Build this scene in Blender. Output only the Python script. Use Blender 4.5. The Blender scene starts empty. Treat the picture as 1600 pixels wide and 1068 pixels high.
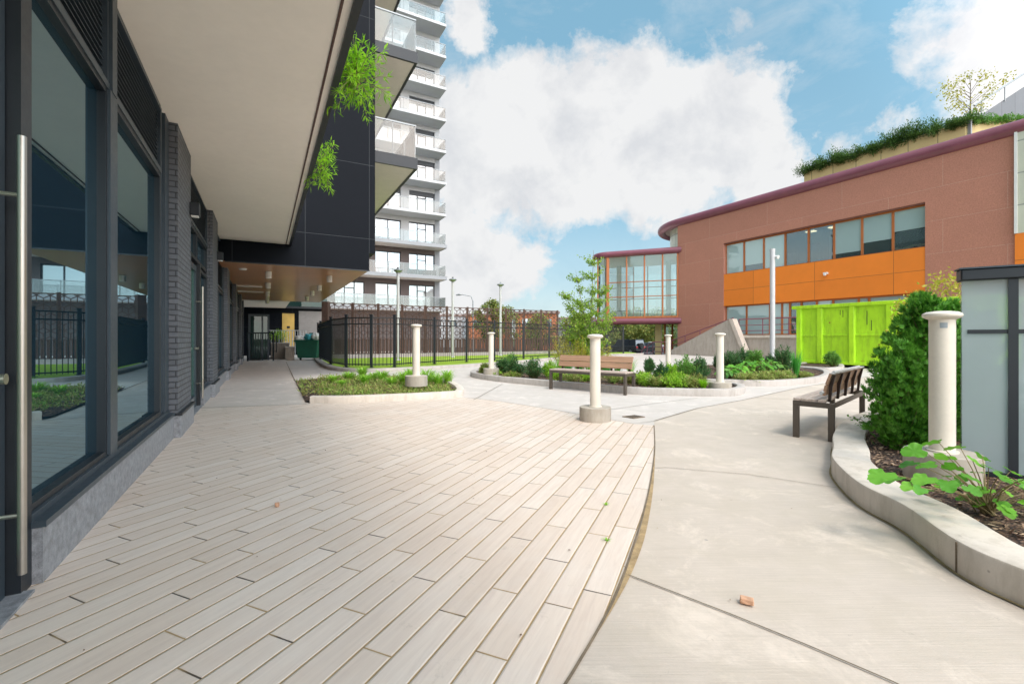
import bpy, bmesh, math, random
import numpy as np
from mathutils import Vector, Matrix
R = math.radians
rng = np.random.default_rng(7)
random.seed(7)
scene = bpy.context.scene
COL = scene.collection
F = 711.0; HC = 1.2; CX = 800.0; CY = 528.0
U = (-0.478, 0.878); N = (0.878, 0.478)

def G(px, py, z=0.0):
    d = (HC - z) * F / (py - CY)
    return ((px - CX) / F * d, d, z)
def P(px, py, d):
    return ((px - CX) / F * d, d, HC + (CY - py) / F * d)
def ST(s, t, z=0.0):
    return (U[0]*s + N[0]*t, U[1]*s + N[1]*t, z)

# ---------------------------------------------------------------- materials
def newmat(name):
    m = bpy.data.materials.new(name); m.use_nodes = True
    nt = m.node_tree; nt.nodes.clear()
    out = nt.nodes.new('ShaderNodeOutputMaterial')
    return m, nt, out
def nd(nt, typ, ins=None, **kw):
    n = nt.nodes.new(typ)
    for k, v in kw.items(): setattr(n, k, v)
    if ins:
        for k, v in ins.items():
            if hasattr(v, 'is_output') or isinstance(v, bpy.types.NodeSocket): nt.links.new(v, n.inputs[k])
            else: n.inputs[k].default_value = v
    return n
def math_(nt, op, a, b=None, c=None, clamp=False):
    n = nt.nodes.new('ShaderNodeMath'); n.operation = op; n.use_clamp = clamp
    for i, v in enumerate((a, b, c)):
        if v is None: continue
        if isinstance(v, bpy.types.NodeSocket): nt.links.new(v, n.inputs[i])
        else: n.inputs[i].default_value = v
    return n.outputs[0]
def mixc(nt, fac, a, b, blend='MIX'):
    n = nt.nodes.new('ShaderNodeMix'); n.data_type = 'RGBA'; n.blend_type = blend
    for sock, v in ((n.inputs[0], fac), (n.inputs[6], a), (n.inputs[7], b)):
        if isinstance(v, bpy.types.NodeSocket): nt.links.new(v, sock)
        elif isinstance(v, (int, float)): sock.default_value = v
        else: sock.default_value = (*v[:3], 1)
    return n.outputs[2]
def c4(c): return (c[0], c[1], c[2], 1)
def ramp(nt, fac, stops):
    n = nt.nodes.new('ShaderNodeValToRGB')
    e = n.color_ramp.elements
    while len(e) < len(stops): e.new(0.5)
    for i, (p, c) in enumerate(stops):
        e[i].position = p; e[i].color = c4(c) if hasattr(c, '__len__') else (c, c, c, 1)
    nt.links.new(fac, n.inputs[0]); return n.outputs[0]
def pos(nt): return nt.nodes.new('ShaderNodeNewGeometry').outputs['Position']
def noise(nt, vec, scale, detail=4, rough=.55, dist=0):
    n = nd(nt, 'ShaderNodeTexNoise', {'Scale': scale, 'Detail': detail, 'Roughness': rough, 'Distortion': dist})
    nt.links.new(vec, n.inputs['Vector']); return n.outputs['Fac']
def bump(nt, h, strength, dist=0.01):
    return nd(nt, 'ShaderNodeBump', {'Height': h, 'Strength': strength, 'Distance': dist}).outputs[0]

def plain(name, col, rough=.6, metal=0, var=.12, vscale=3.0, bmp=0.0, bscale=60, spec=.5, coat=0):
    """paint / metal / concrete with two scales of tonal variation and fine relief"""
    m, nt, out = newmat(name)
    p = pos(nt)
    n1 = noise(nt, p, vscale, 5, .6); n2 = noise(nt, p, vscale*9, 3, .6)
    f = math_(nt, 'ADD', math_(nt, 'MULTIPLY', n1, .65), math_(nt, 'MULTIPLY', n2, .35))
    f = math_(nt, 'MULTIPLY_ADD', math_(nt, 'SUBTRACT', f, .5), 3.0, .5, clamp=True)
    lo = [max(0, c*(1-var)) for c in col]; hi = [min(1, c*(1+var)) for c in col]
    c = mixc(nt, f, lo, hi)
    b = nd(nt, 'ShaderNodeBsdfPrincipled', {'Base Color': c, 'Metallic': metal, 'Specular IOR Level': spec, 'Coat Weight': coat})
    r = math_(nt, 'MULTIPLY_ADD', f, .15, rough-.07, clamp=True); nt.links.new(r, b.inputs['Roughness'])
    if bmp: nt.links.new(bump(nt, noise(nt, p, bscale, 4, .65), bmp), b.inputs['Normal'])
    nt.links.new(b.outputs[0], out.inputs[0]); return m

def concrete(name, col, streak=None, stain=.25, pits=True):
    m, nt, out = newmat(name)
    p = pos(nt)
    big = noise(nt, p, .55, 5, .6); mid = noise(nt, p, 4, 6, .65); fine = noise(nt, p, 120, 2, .6)
    f = math_(nt, 'ADD', math_(nt, 'MULTIPLY', big, .5), math_(nt, 'MULTIPLY', mid, .5))
    f = math_(nt, 'MULTIPLY_ADD', math_(nt, 'SUBTRACT', f, .5), 2.6, .5, clamp=True)
    c = mixc(nt, f, [x*(1-stain) for x in col], [min(1, x*1.08) for x in col])
    c = mixc(nt, math_(nt, 'MULTIPLY', fine, .25), c, [x*.6 for x in col])
    h = fine
    if streak is not None:                      # broom finish
        mp = nd(nt, 'ShaderNodeMapping', {'Vector': p, 'Rotation': (0, 0, streak), 'Scale': (3, 130, 1)})
        st = noise(nt, mp.outputs[0], 1.0, 4, .7)
        h = math_(nt, 'ADD', h, math_(nt, 'MULTIPLY', st, 2.0))
        sf = math_(nt, 'MULTIPLY_ADD', math_(nt, 'SUBTRACT', st, .5), 3, .4, clamp=True)
        c = mixc(nt, math_(nt, 'MULTIPLY', sf, .5), c, [x*.70 for x in col])
        # paler splashes and darker scuffs of the worn slab
        sp = noise(nt, p, 1.7, 8, .75, .6)
        c = mixc(nt, math_(nt, 'MULTIPLY', ramp(nt, sp, [(.53, 0), (.64, 1)]), .55), c, [min(1, x*1.22) for x in col])
        sc = noise(nt, p, 9, 6, .8, .4)
        c = mixc(nt, math_(nt, 'MULTIPLY', ramp(nt, sc, [(.64, 0), (.72, 1)]), .55), c, [x*.52 for x in col])
        bl = noise(nt, p, 2.6, 7, .7, .3)
        c = mixc(nt, math_(nt, 'MULTIPLY', ramp(nt, bl, [(.42, 1), (.56, 0)]), .26), c, [col[0]*.74, col[1]*.74, col[2]*.68])
        vs_ = nd(nt, 'ShaderNodeTexVoronoi', {'Vector': p, 'Scale': 2.3})
        spot = ramp(nt, math_(nt, 'ADD', vs_.outputs['Distance'], math_(nt, 'MULTIPLY', mid, .05)), [(.045, 1), (.055, 0)])
        c = mixc(nt, math_(nt, 'MULTIPLY', spot, .55), c, (.20, .20, .21))
    if pits:
        v = nd(nt, 'ShaderNodeTexVoronoi', {'Vector': p, 'Scale': 15.0})
        pit = ramp(nt, v.outputs['Distance'], [(.07, 1), (.13, 0)])
        gate = ramp(nt, noise(nt, p, 5, 2), [(.5, 0), (.62, 1)])
        pit = math_(nt, 'MULTIPLY', pit, gate)
        c = mixc(nt, math_(nt, 'MULTIPLY', pit, .6), c, [x*.35 for x in col])
        st2 = noise(nt, nd(nt, 'ShaderNodeMapping', {'Vector': p, 'Scale': (5, 5, 1.2)}).outputs[0], 1.5, 7, .72)
        c = mixc(nt, math_(nt, 'MULTIPLY', ramp(nt, st2, [(.48, 0), (.62, 1)]), .38), c, [col[0]*.55, col[1]*.53, col[2]*.48])
    b = nd(nt, 'ShaderNodeBsdfPrincipled', {'Base Color': c, 'Roughness': .85, 'Specular IOR Level': .3})
    nt.links.new(bump(nt, h, .25, .004), b.inputs['Normal'])
    nt.links.new(b.outputs[0], out.inputs[0]); return m

def leafmat(name, cols, rough=.5, trans=.35):
    m, nt, out = newmat(name)
    g = nt.nodes.new('ShaderNodeNewGeometry')
    n = len(cols)
    c = ramp(nt, g.outputs['Random Per Island'], [(i/(n-1) if n > 1 else 0, cc) for i, cc in enumerate(cols)])
    big = noise(nt, g.outputs['Position'], 3.0, 3)
    c = mixc(nt, math_(nt, 'MULTIPLY', math_(nt, 'MULTIPLY_ADD', math_(nt, 'SUBTRACT', big, .5), 3, .5, clamp=True), .45), c, cols[-1])
    b = nd(nt, 'ShaderNodeBsdfPrincipled', {'Base Color': c, 'Roughness': rough, 'Specular IOR Level': .35})
    t = nd(nt, 'ShaderNodeBsdfTranslucent', {'Color': c})
    mx = nd(nt, 'ShaderNodeMixShader', {0: trans, 1: b.outputs[0], 2: t.outputs[0]})
    nt.links.new(mx.outputs[0], out.inputs[0]); return m

def brickmat(name, col, mortar, w=.2, h=.067, ms=.008, rough=.6, efflo=True):
    m, nt, out = newmat(name)
    p = pos(nt)
    sx = nd(nt, 'ShaderNodeSeparateXYZ', {0: p})
    a = math_(nt, 'ADD', math_(nt, 'MULTIPLY', sx.outputs[0], U[0]+N[0]), math_(nt, 'MULTIPLY', sx.outputs[1], U[1]+N[1]))
    v = nd(nt, 'ShaderNodeCombineXYZ', {0: a, 1: sx.outputs[2]})
    br = nd(nt, 'ShaderNodeTexBrick', {'Vector': v.outputs[0], 'Color1': c4(col), 'Color2': c4([x*.75 for x in col]),
        'Mortar': c4(mortar), 'Scale': 1.0, 'Mortar Size': ms, 'Mortar Smooth': .3, 'Bias': 0.0, 'Brick Width': w, 'Row Height': h})
    n = noise(nt, p, 30, 4)
    c = mixc(nt, math_(nt, 'MULTIPLY', n, .5), br.outputs[0], [x*.6 for x in col])
    if efflo:
        e = math_(nt, 'MULTIPLY', ramp(nt, noise(nt, p, 2.2, 6, .75), [(.60, 0), (.66, 1)]),
                  ramp(nt, noise(nt, p, 25, 3), [(.4, 0), (.6, 1)]))
        c = mixc(nt, math_(nt, 'MULTIPLY', e, .3), c, (.35, .31, .25))
    b = nd(nt, 'ShaderNodeBsdfPrincipled', {'Base Color': c, 'Roughness': rough})
    hgt = math_(nt, 'ADD', math_(nt, 'MULTIPLY', br.outputs[1], -1.0), math_(nt, 'MULTIPLY', n, .25))
    nt.links.new(bump(nt, hgt, .9, .008), b.inputs['Normal'])
    nt.links.new(b.outputs[0], out.inputs[0]); return m

def panelmat(name, col, joint, w, h, ms=.012, speck=.3, rough=.7, offs=.5, zoff=0, aoff=0, bmp=.3, metal=0, spec=.5):
    """cladding panels laid out in metres along a wall, with open joints"""
    m, nt, out = newmat(name)
    p = pos(nt)
    sx = nd(nt, 'ShaderNodeSeparateXYZ', {0: p})
    a = math_(nt, 'ADD', math_(nt, 'MULTIPLY', sx.outputs[0], U[0]+N[0]), math_(nt, 'MULTIPLY', sx.outputs[1], U[1]+N[1]))
    v = nd(nt, 'ShaderNodeCombineXYZ', {0: math_(nt, 'ADD', a, aoff), 1: math_(nt, 'ADD', sx.outputs[2], zoff)})
    br = nd(nt, 'ShaderNodeTexBrick', {'Vector': v.outputs[0], 'Color1': c4(col), 'Color2': c4([x*.9 for x in col]),
        'Mortar': c4(joint), 'Scale': 1.0, 'Mortar Size': ms, 'Mortar Smooth': .1, 'Bias': 0.0, 'Brick Width': w, 'Row Height': h}, offset=offs)
    n = noise(nt, p, 22, 4, .8); n2 = noise(nt, p, 1.2, 5, .65)
    c = mixc(nt, math_(nt, 'MULTIPLY', ramp(nt, n, [(.35, 1), (.65, 0)]), speck), br.outputs[0], [x*.55 for x in col])
    c = mixc(nt, math_(nt, 'MULTIPLY', ramp(nt, n2, [(.35, 1), (.65, 0)]), .18), c, [x*.6 for x in col])
    b = nd(nt, 'ShaderNodeBsdfPrincipled', {'Base Color': c, 'Roughness': rough, 'Metallic': metal, 'Specular IOR Level': spec})
    hgt = math_(nt, 'ADD', math_(nt, 'MULTIPLY', br.outputs[1], -1.0), math_(nt, 'MULTIPLY', n, .2))
    nt.links.new(bump(nt, hgt, bmp, .01), b.inputs['Normal'])
    nt.links.new(b.outputs[0], out.inputs[0]); return m

def glassmat(name, tint, refl=.25, body=(.02, .03, .035), see=.0, rough=.015, wav=.0):
    """pane: sharp reflection (stronger at grazing angles), rest see-through or dark interior"""
    m, nt, out = newmat(name)
    lw = nd(nt, 'ShaderNodeFresnel', {'IOR': 1.5})
    f = math_(nt, 'MULTIPLY_ADD', lw.outputs[0], 1.0-refl, refl, clamp=True)
    gl = nd(nt, 'ShaderNodeBsdfGlossy', {'Color': c4(tint), 'Roughness': rough})
    if wav:
        nt.links.new(bump(nt, noise(nt, pos(nt), 1.3, 2), wav, .01), gl.inputs['Normal'])
    df = nd(nt, 'ShaderNodeBsdfDiffuse', {'Color': c4(body)})
    if see > 0:
        tr = nd(nt, 'ShaderNodeBsdfTransparent', {'Color': c4([.75+.25*x for x in tint])})
        mx = nd(nt, 'ShaderNodeMixShader', {0: see, 1: df.outputs[0], 2: tr.outputs[0]}); base = mx.outputs[0]
    else: base = df.outputs[0]
    mm = nd(nt, 'ShaderNodeMixShader', {0: f, 1: base, 2: gl.outputs[0]})
    nt.links.new(mm.outputs[0], out.inputs[0]); return m

def frostmat(name):
    m, nt, out = newmat(name)
    p = pos(nt)
    n = noise(nt, p, 2.0, 5)
    c = mixc(nt, n, (.36, .41, .42), (.50, .55, .56))
    b = nd(nt, 'ShaderNodeBsdfPrincipled', {'Base Color': c, 'Roughness': .32, 'Specular IOR Level': .5})
    t = nd(nt, 'ShaderNodeBsdfTranslucent', {'Color': (.6, .7, .7, 1)})
    tr = nd(nt, 'ShaderNodeBsdfTransparent', {'Color': (.8, .9, .9, 1)})
    nt.links.new(bump(nt, noise(nt, p, 220, 2), .25, .002), b.inputs['Normal'])
    a = nd(nt, 'ShaderNodeMixShader', {0: .35, 1: b.outputs[0], 2: t.outputs[0]})
    z = nd(nt, 'ShaderNodeMixShader', {0: .30, 1: a.outputs[0], 2: tr.outputs[0]})
    nt.links.new(z.outputs[0], out.inputs[0]); return m

def plankmat(name):
    """wood-look porcelain planks with sandy joints, staggered at random per row"""
    m, nt, out = newmat(name)
    W, L = .136, .80
    p = pos(nt)
    ang = math.atan2(.919, .395)
    mp = nd(nt, 'ShaderNodeMapping', {'Vector': p, 'Rotation': (0, 0, -ang)})
    sx = nd(nt, 'ShaderNodeSeparateXYZ', {0: mp.outputs[0]})
    r = math_(nt, 'DIVIDE', sx.outputs[1], W)
    row = math_(nt, 'FLOOR', r); fr = math_(nt, 'SUBTRACT', r, row)
    wn = nd(nt, 'ShaderNodeTexWhiteNoise', {'W': row}, noise_dimensions='1D')
    # thirds plus a bit of jitter
    st = math_(nt, 'MULTIPLY_ADD', row, .39, math_(nt, 'MULTIPLY', wn.outputs[0], .22))
    q = math_(nt, 'ADD', math_(nt, 'DIVIDE', sx.outputs[0], L), st)
    ci = math_(nt, 'FLOOR', q); fq = math_(nt, 'SUBTRACT', q, ci)
    idv = nd(nt, 'ShaderNodeCombineXYZ', {0: row, 1: ci})
    w2 = nd(nt, 'ShaderNodeTexWhiteNoise', {'Vector': idv.outputs[0]}, noise_dimensions='3D')
    rnd = w2.outputs[0]
    jn = noise(nt, p, 7, 4)
    jw = math_(nt, 'MULTIPLY_ADD', jn, .034, .010)
    dr = math_(nt, 'MINIMUM', fr, math_(nt, 'SUBTRACT', 1.0, fr))
    dq = math_(nt, 'MULTIPLY', math_(nt, 'MINIMUM', fq, math_(nt, 'SUBTRACT', 1.0, fq)), L/W)
    jr = math_(nt, 'LESS_THAN', dr, jw)
    jq = math_(nt, 'LESS_THAN', dq, jw)
    j = math_(nt, 'MAXIMUM', jr, jq)
    # grain runs along the plank, shifted per plank
    gsh = math_(nt, 'MULTIPLY', rnd, 37.0)
    gv = nd(nt, 'ShaderNodeCombineXYZ', {0: math_(nt, 'MULTIPLY_ADD', sx.outputs[0], 2.2, gsh), 1: math_(nt, 'MULTIPLY', sx.outputs[1], 34.0), 2: gsh})
    gr = noise(nt, gv.outputs[0], 1.0, 5, .7, .8)
    gf = ramp(nt, gr, [(.35, 0), (.7, 1)])
    base = ramp(nt, rnd, [(0, (.62, .505, .415)), (.5, (.66, .545, .455)), (1, (.69, .585, .50))])
    c = mixc(nt, math_(nt, 'MULTIPLY', gf, .40), base, (.46, .36, .31))
    c = mixc(nt, math_(nt, 'MULTIPLY', ramp(nt, noise(nt, p, 1.2, 6, .7), [(.45, 0), (.65, 1)]), .25), c, (.70, .65, .60))
    c = mixc(nt, math_(nt, 'MULTIPLY', ramp(nt, noise(nt, p, 6, 7, .8, .5), [(.60, 0), (.70, 1)]), .35), c, (.30, .24, .18))
    sand = mixc(nt, noise(nt, p, 2.5, 4), (.24, .155, .08), (.50, .34, .16))
    dark = ramp(nt, noise(nt, p, 2.4, 2), [(.46, 0), (.52, 1)])
    sandq = mixc(nt, dark, sand, (.07, .055, .045))
    jc = mixc(nt, jq, sand, sandq)
    c = mixc(nt, j, c, jc)
    b = nd(nt, 'ShaderNodeBsdfPrincipled', {'Base Color': c, 'Specular IOR Level': .35})
    nt.links.new(math_(nt, 'MULTIPLY_ADD', gf, .2, .5), b.inputs['Roughness'])
    # slightly uneven planks
    soft = math_(nt, 'MINIMUM', math_(nt, 'MULTIPLY', math_(nt, 'MINIMUM', dr, dq), 14.0), 1.0)
    hgt = math_(nt, 'ADD', soft, math_(nt, 'MULTIPLY', gr, .25))
    nt.links.new(bump(nt, hgt, .55, .006), b.inputs['Normal'])
    nt.links.new(b.outputs[0], out.inputs[0]); return m

def mulchmat(name):
    m, nt, out = newmat(name)
    p = pos(nt)
    v = nd(nt, 'ShaderNodeTexVoronoi', {'Vector': nd(nt, 'ShaderNodeMapping', {'Vector': p, 'Scale': (1, 1.9, 1), 'Rotation': (0, 0, .6)}).outputs[0], 'Scale': 38.0})
    w = nd(nt, 'ShaderNodeTexWhiteNoise', {'Vector': v.outputs['Color']}, noise_dimensions='3D')
    c = ramp(nt, w.outputs[0], [(0, (.05, .025, .015)), (.4, (.13, .065, .04)), (.75, (.24, .13, .08)), (1, (.40, .27, .18))])
    c = mixc(nt, ramp(nt, v.outputs['Distance'], [(.2, 0), (.7, 1)]), c, (.02, .012, .01))
    b = nd(nt, 'ShaderNodeBsdfPrincipled', {'Base Color': c, 'Roughness': .9})
    nt.links.new(bump(nt, v.outputs['Distance'], 1.0, .02), b.inputs['Normal'])
    nt.links.new(b.outputs[0], out.inputs[0]); return m

def woodmat(name, col, axis_scale=(2, 40, 40)):
    m, nt, out = newmat(name)
    tc = nd(nt, 'ShaderNodeTexCoord')
    mp = nd(nt, 'ShaderNodeMapping', {'Vector': tc.outputs['Object'], 'Scale': axis_scale})
    n = noise(nt, mp.outputs[0], 1.0, 5, .65, .6)
    c = mixc(nt, ramp(nt, n, [(.3, 0), (.7, 1)]), [x*.62 for x in col], [min(1, x*1.2) for x in col])
    b = nd(nt, 'ShaderNodeBsdfPrincipled', {'Base Color': c, 'Roughness': .6})
    nt.links.new(bump(nt, n, .25, .003), b.inputs['Normal'])
    nt.links.new(b.outputs[0], out.inputs[0]); return m

M = {}
M['slab'] = concrete('pale_concrete', (.60, .54, .495), streak=R(-20), stain=.10, pits=False)
M['slab_beige'] = concrete('broom_concrete', (.58, .495, .42), streak=R(-72), stain=.14, pits=False)
M['slab_left'] = concrete('walk_concrete', (.62, .53, .465), streak=R(30), stain=.12, pits=False)
M['curb'] = concrete('curb_concrete', (.50, .455, .42), stain=.22)
M['curb_big'] = concrete('planter_concrete', (.68, .60, .52), stain=.20)
M['wallconc'] = concrete('stair_concrete', (.46, .40, .345), stain=.18)
M['discconc'] = concrete('footing_concrete', (.46, .41, .345), stain=.2)
M['plank'] = plankmat('plank_paving')
M['joint'] = plain('joint', (.16, .12, .08), .9, var=.4, vscale=8)
M['sand'] = plain('joint_sand', (.36, .25, .13), .95, var=.35, vscale=14, bmp=.5, bscale=150)
M['dirtshade'] = plain('dirt_contact_shade', (.26, .20, .10), .95, var=.5, vscale=9)
M['mulch'] = mulchmat('bark_mulch')
M['turf'] = plain('turf', (.28, .42, .02), .9, var=.35, vscale=5, bmp=1, bscale=180)
M['asphalt'] = plain('asphalt', (.055, .055, .058), .9, var=.2, vscale=.6, bmp=.3)
M['earth'] = plain('earth', (.09, .12, .05), .95, var=.3, vscale=.2)
M['soffit'] = plain('cream_stucco', (.90, .83, .74), .8, var=.04, vscale=1.0, bmp=.12, bscale=160)
M['black'] = panelmat('black_panels', (.005, .007, .011), (.06, .065, .07), 1.75, 2.2, ms=.006, speck=.15, rough=.45, offs=0, aoff=.75, zoff=.24, bmp=.15, spec=.08)
M['darkmetal'] = plain('dark_metal', (.010, .014, .019), .42, var=.15, vscale=4)
M['framegrey'] = plain('frame_grey', (.045, .062, .078), .38, .2, var=.1)
M['fence'] = plain('fence_black', (.010, .014, .018), .42, var=.15, vscale=6)
M['brickdark'] = brickmat('dark_grey_brick', (.135, .145, .165), (.03, .032, .037))
M['bricklight'] = M['brickdark']
M['granite'] = plain('grey_granite', (.24, .245, .26), .5, var=.45, vscale=22, bmp=.15)
M['steel'] = plain('brushed_steel', (.42, .39, .35), .33, .9, var=.06)
M['shopglass'] = glassmat('shop_glass', (.60, .84, .95), .30, (.006, .022, .036), see=0, rough=.008)
M['doorglass'] = glassmat('door_glass', (.8, 1, .95), .12, (.05, .14, .10), see=0)
M['woodsoffit'] = panelmat('wood_soffit', (.54, .25, .11), (.12, .05, .03), 1.2, 2.4, ms=.004, speck=.2, rough=.28, bmp=.05)
M['white'] = plain('white_paint', (.72, .71, .69), .5, var=.05)
M['bollard'] = plain('cream_paint', (.66, .60, .51), .42, var=.06, vscale=5, spec=.5)
M['balsoffit'] = plain('balcony_underside', (.84, .76, .71), .8, var=.05)
M['railglass'] = glassmat('rail_glass', (.62, .66, .66), .03, (.50, .55, .55), see=.88)
M['railmetal'] = plain('rail_metal', (.30, .32, .33), .4, .6, var=.05)
M['towerwhite'] = plain('tower_white', (.55, .555, .57), .7, var=.04, vscale=.5)
M['towergrey'] = plain('tower_grey', (.33, .34, .36), .6, var=.06, vscale=.5)
M['towerbrown'] = plain('tower_brown', (.14, .11, .105), .6, var=.15, vscale=.8)
M['towerframe'] = plain('tower_frame', (.05, .055, .065), .4, var=.1)
M['towerglass'] = glassmat('tower_glass', (.80, .92, 1), .42, (.12, .15, .17), rough=.02, wav=.35)
M['towerglass2'] = glassmat('tower_blind', (.80, .9, .95), .25, (.42, .44, .45), rough=.03, wav=.3)
M['redpanel'] = panelmat('terracotta_panels', (.55, .24, .168), (.60, .37, .29), 4.4, 1.62, ms=.010, speck=.7, rough=.85, zoff=-.5, aoff=1.2)
M['orange'] = panelmat('orange_panels', (.88, .235, .02), (.25, .08, .02), 3.9, 1.17, ms=.012, speck=.12, rough=.55, offs=0, zoff=-5.77+1.17*5, aoff=2.5, bmp=.1)
M['orangeframe'] = plain('orange_frame', (.40, .12, .03), .5, var=.15)
M['maroon'] = plain('maroon_metal', (.20, .058, .085), .36, .0, var=.14, vscale=1.5, spec=.6)
M['redframe'] = plain('soffit_red', (.22, .09, .07), .7)
M['cream'] = panelmat('cream_panels', (.72, .56, .26), (.25, .2, .1), 1.25, 4.0, ms=.02, speck=.1, rough=.6, offs=0, bmp=.1)
M['creamglaze'] = panelmat('cream_glazing', (.60, .61, .50), (.30, .32, .28), .9, 1.4, ms=.03, speck=.08, rough=.25, offs=0, bmp=.1)
M['greyclad'] = panelmat('grey_cladding', (.15, .155, .17), (.10, .10, .11), .7, 9.0, ms=.02, speck=.1, rough=.5, offs=0, bmp=.2)
M['cwhite'] = plain('curved_white', (.50, .52, .48), .5, var=.05)
M['blindglass'] = glassmat('blind_glass', (.85, 1, 1), .14, (.36, .48, .48), wav=.3)
M['darkglass'] = glassmat('office_glass', (.8, .95, 1), .14, (.10, .15, .15), see=.6, wav=.2)
M['clearglass'] = glassmat('clear_glass', (.85, 1, .97), .10, (.40, .48, .44), see=.72)
M['vestglass'] = glassmat('vestibule_glass', (.35, .42, .42), .06, (.02, .045, .04))
M['corten'] = plain('corten', (.095, .052, .042), .75, .1, var=.35, vscale=6, bmp=.3)
def limemat():
    m, nt, out = newmat('lime_paint'); p = pos(nt)
    n = noise(nt, p, 1.3, 6, .65); f = noise(nt, p, 14, 5, .7)
    c = mixc(nt, ramp(nt, n, [(.35, 0), (.65, 1)]), (.40, .70, .015), (.50, .84, .02))
    mp = nd(nt, 'ShaderNodeMapping', {'Vector': p, 'Scale': (4, 4, .7)})
    s = noise(nt, mp.outputs[0], 1.6, 6, .7)
    c = mixc(nt, math_(nt, 'MULTIPLY', ramp(nt, s, [(.50, 0), (.66, 1)]), .45), c, (.20, .36, .02))
    c = mixc(nt, math_(nt, 'MULTIPLY', ramp(nt, noise(nt, p, 3.2, 9, .78, .8), [(.655, 0), (.68, 1)]), .8), c, (.24, .14, .03))
    b = nd(nt, 'ShaderNodeBsdfPrincipled', {'Base Color': c, 'Roughness': .5})
    nt.links.new(bump(nt, math_(nt, 'ADD', n, math_(nt, 'MULTIPLY', f, .15)), .5, .06), b.inputs['Normal']); nt.links.new(b.outputs[0], out.inputs[0]); return m
M['lime'] = limemat()
M['rust'] = plain('rust', (.30, .16, .03), .9, var=.3, vscale=20)
M['frost'] = frostmat('frosted_glass')
M['bench_metal'] = plain('bench_metal', (.115, .095, .078), .5, .5, var=.12, vscale=8)
M['bench_bracket'] = plain('bench_bracket', (.035, .02, .015), .5, .3)
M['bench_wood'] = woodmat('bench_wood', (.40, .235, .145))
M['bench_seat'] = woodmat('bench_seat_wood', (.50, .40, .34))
M['tube'] = plain('pale_tube', (.50, .49, .48), .5, var=.08)
M['pole'] = plain('pole_grey', (.52, .52, .53), .5, 0, var=.06)
M['greenbin'] = plain('bin_green', (.015, .12, .075), .55, var=.15)
M['bag_teal'] = plain('bag_teal', (.05, .38, .44), .4)
M['yellowdoor'] = plain('yellow_wood', (.62, .40, .10), .6, var=.15)
M['grille'] = plain('grille', (.32, .30, .29), .5, .3)
M['trunk'] = plain('bark', (.20, .16, .12), .9, var=.3, vscale=18, bmp=.6)
M['stem'] = plain('stem', (.20, .16, .07), .8, var=.3, vscale=18)
M['brickchip'] = plain('brick_chip', (.52, .30, .19), .9, var=.25, vscale=25)
M['drain'] = plain('drain_metal', (.22, .16, .11), .7, .4, var=.3, vscale=30)
M['brickorange'] = plain('far_brick', (.45, .17, .08), .9, var=.15, vscale=.5)
M['farroof'] = plain('far_roof', (.30, .22, .20), .9)
M['carblack'] = plain('car_black', (.02, .022, .026), .25, .3, coat=1)
M['carsilver'] = plain('car_silver', (.10, .12, .13), .25, .5, coat=1)
M['carwhite'] = plain('car_white', (.6, .6, .6), .3, .1, coat=1)
M['carglass'] = glassmat('car_glass', (.18, .20, .22), .05, (.02, .025, .03))
M['tyre'] = plain('rubber', (.02, .02, .02), .8)
M['taillight'] = plain('tail_light', (.45, .02, .02), .3)
M['sticker'] = plain('sticker', (.30, .34, .36), .5)
M['lampwhite'] = plain('lamp_white', (.75, .73, .68), .5, var=.03)
# foliage
M['l_grass'] = leafmat('grass_blades', [(.14, .40, .02), (.24, .54, .03), (.40, .62, .08)])
M['l_cover'] = leafmat('ground_cover', [(.14, .28, .04), (.24, .42, .06), (.40, .50, .12), (.36, .26, .12)])
M['l_dark'] = leafmat('yew_leaves', [(.025, .085, .03), (.05, .15, .05), (.10, .22, .06)])
M['l_cedar'] = leafmat('cedar_sprays', [(.03, .13, .010), (.07, .25, .02), (.17, .42, .04)], trans=.25)
M['l_mid'] = leafmat('shrub_leaves', [(.06, .20, .03), (.12, .32, .05), (.22, .40, .08)])
M['l_lime'] = leafmat('lime_leaves', [(.16, .38, .02), (.26, .50, .03), (.40, .60, .06)])
M['l_hang'] = leafmat('hanging_leaves', [(.09, .30, .01), (.24, .55, .015), (.42, .70, .04)], trans=.5)
M['l_birch'] = leafmat('birch_leaves', [(.12, .27, .03), (.22, .40, .05), (.40, .54, .07)], trans=.45)
M['l_gold'] = leafmat('golden_leaves', [(.42, .40, .04), (.60, .52, .06), (.34, .38, .05)], trans=.4)
M['l_broad'] = leafmat('broad_leaves', [(.045, .20, .015), (.11, .36, .025), (.22, .50, .05)], trans=.4, rough=.4)
M['l_iris'] = leafmat('iris_blades', [(.05, .30, .04), (.10, .42, .06)])
M['l_far'] = leafmat('far_leaves', [(.08, .16, .04), (.16, .26, .05), (.36, .32, .08)])
M['l_juniper'] = leafmat('juniper', [(.035, .08, .025), (.06, .14, .035), (.12, .22, .04)])
M['l_fall'] = leafmat('autumn_leaves', [(.45, .33, .05), (.30, .26, .12), (.22, .24, .10)])

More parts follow.
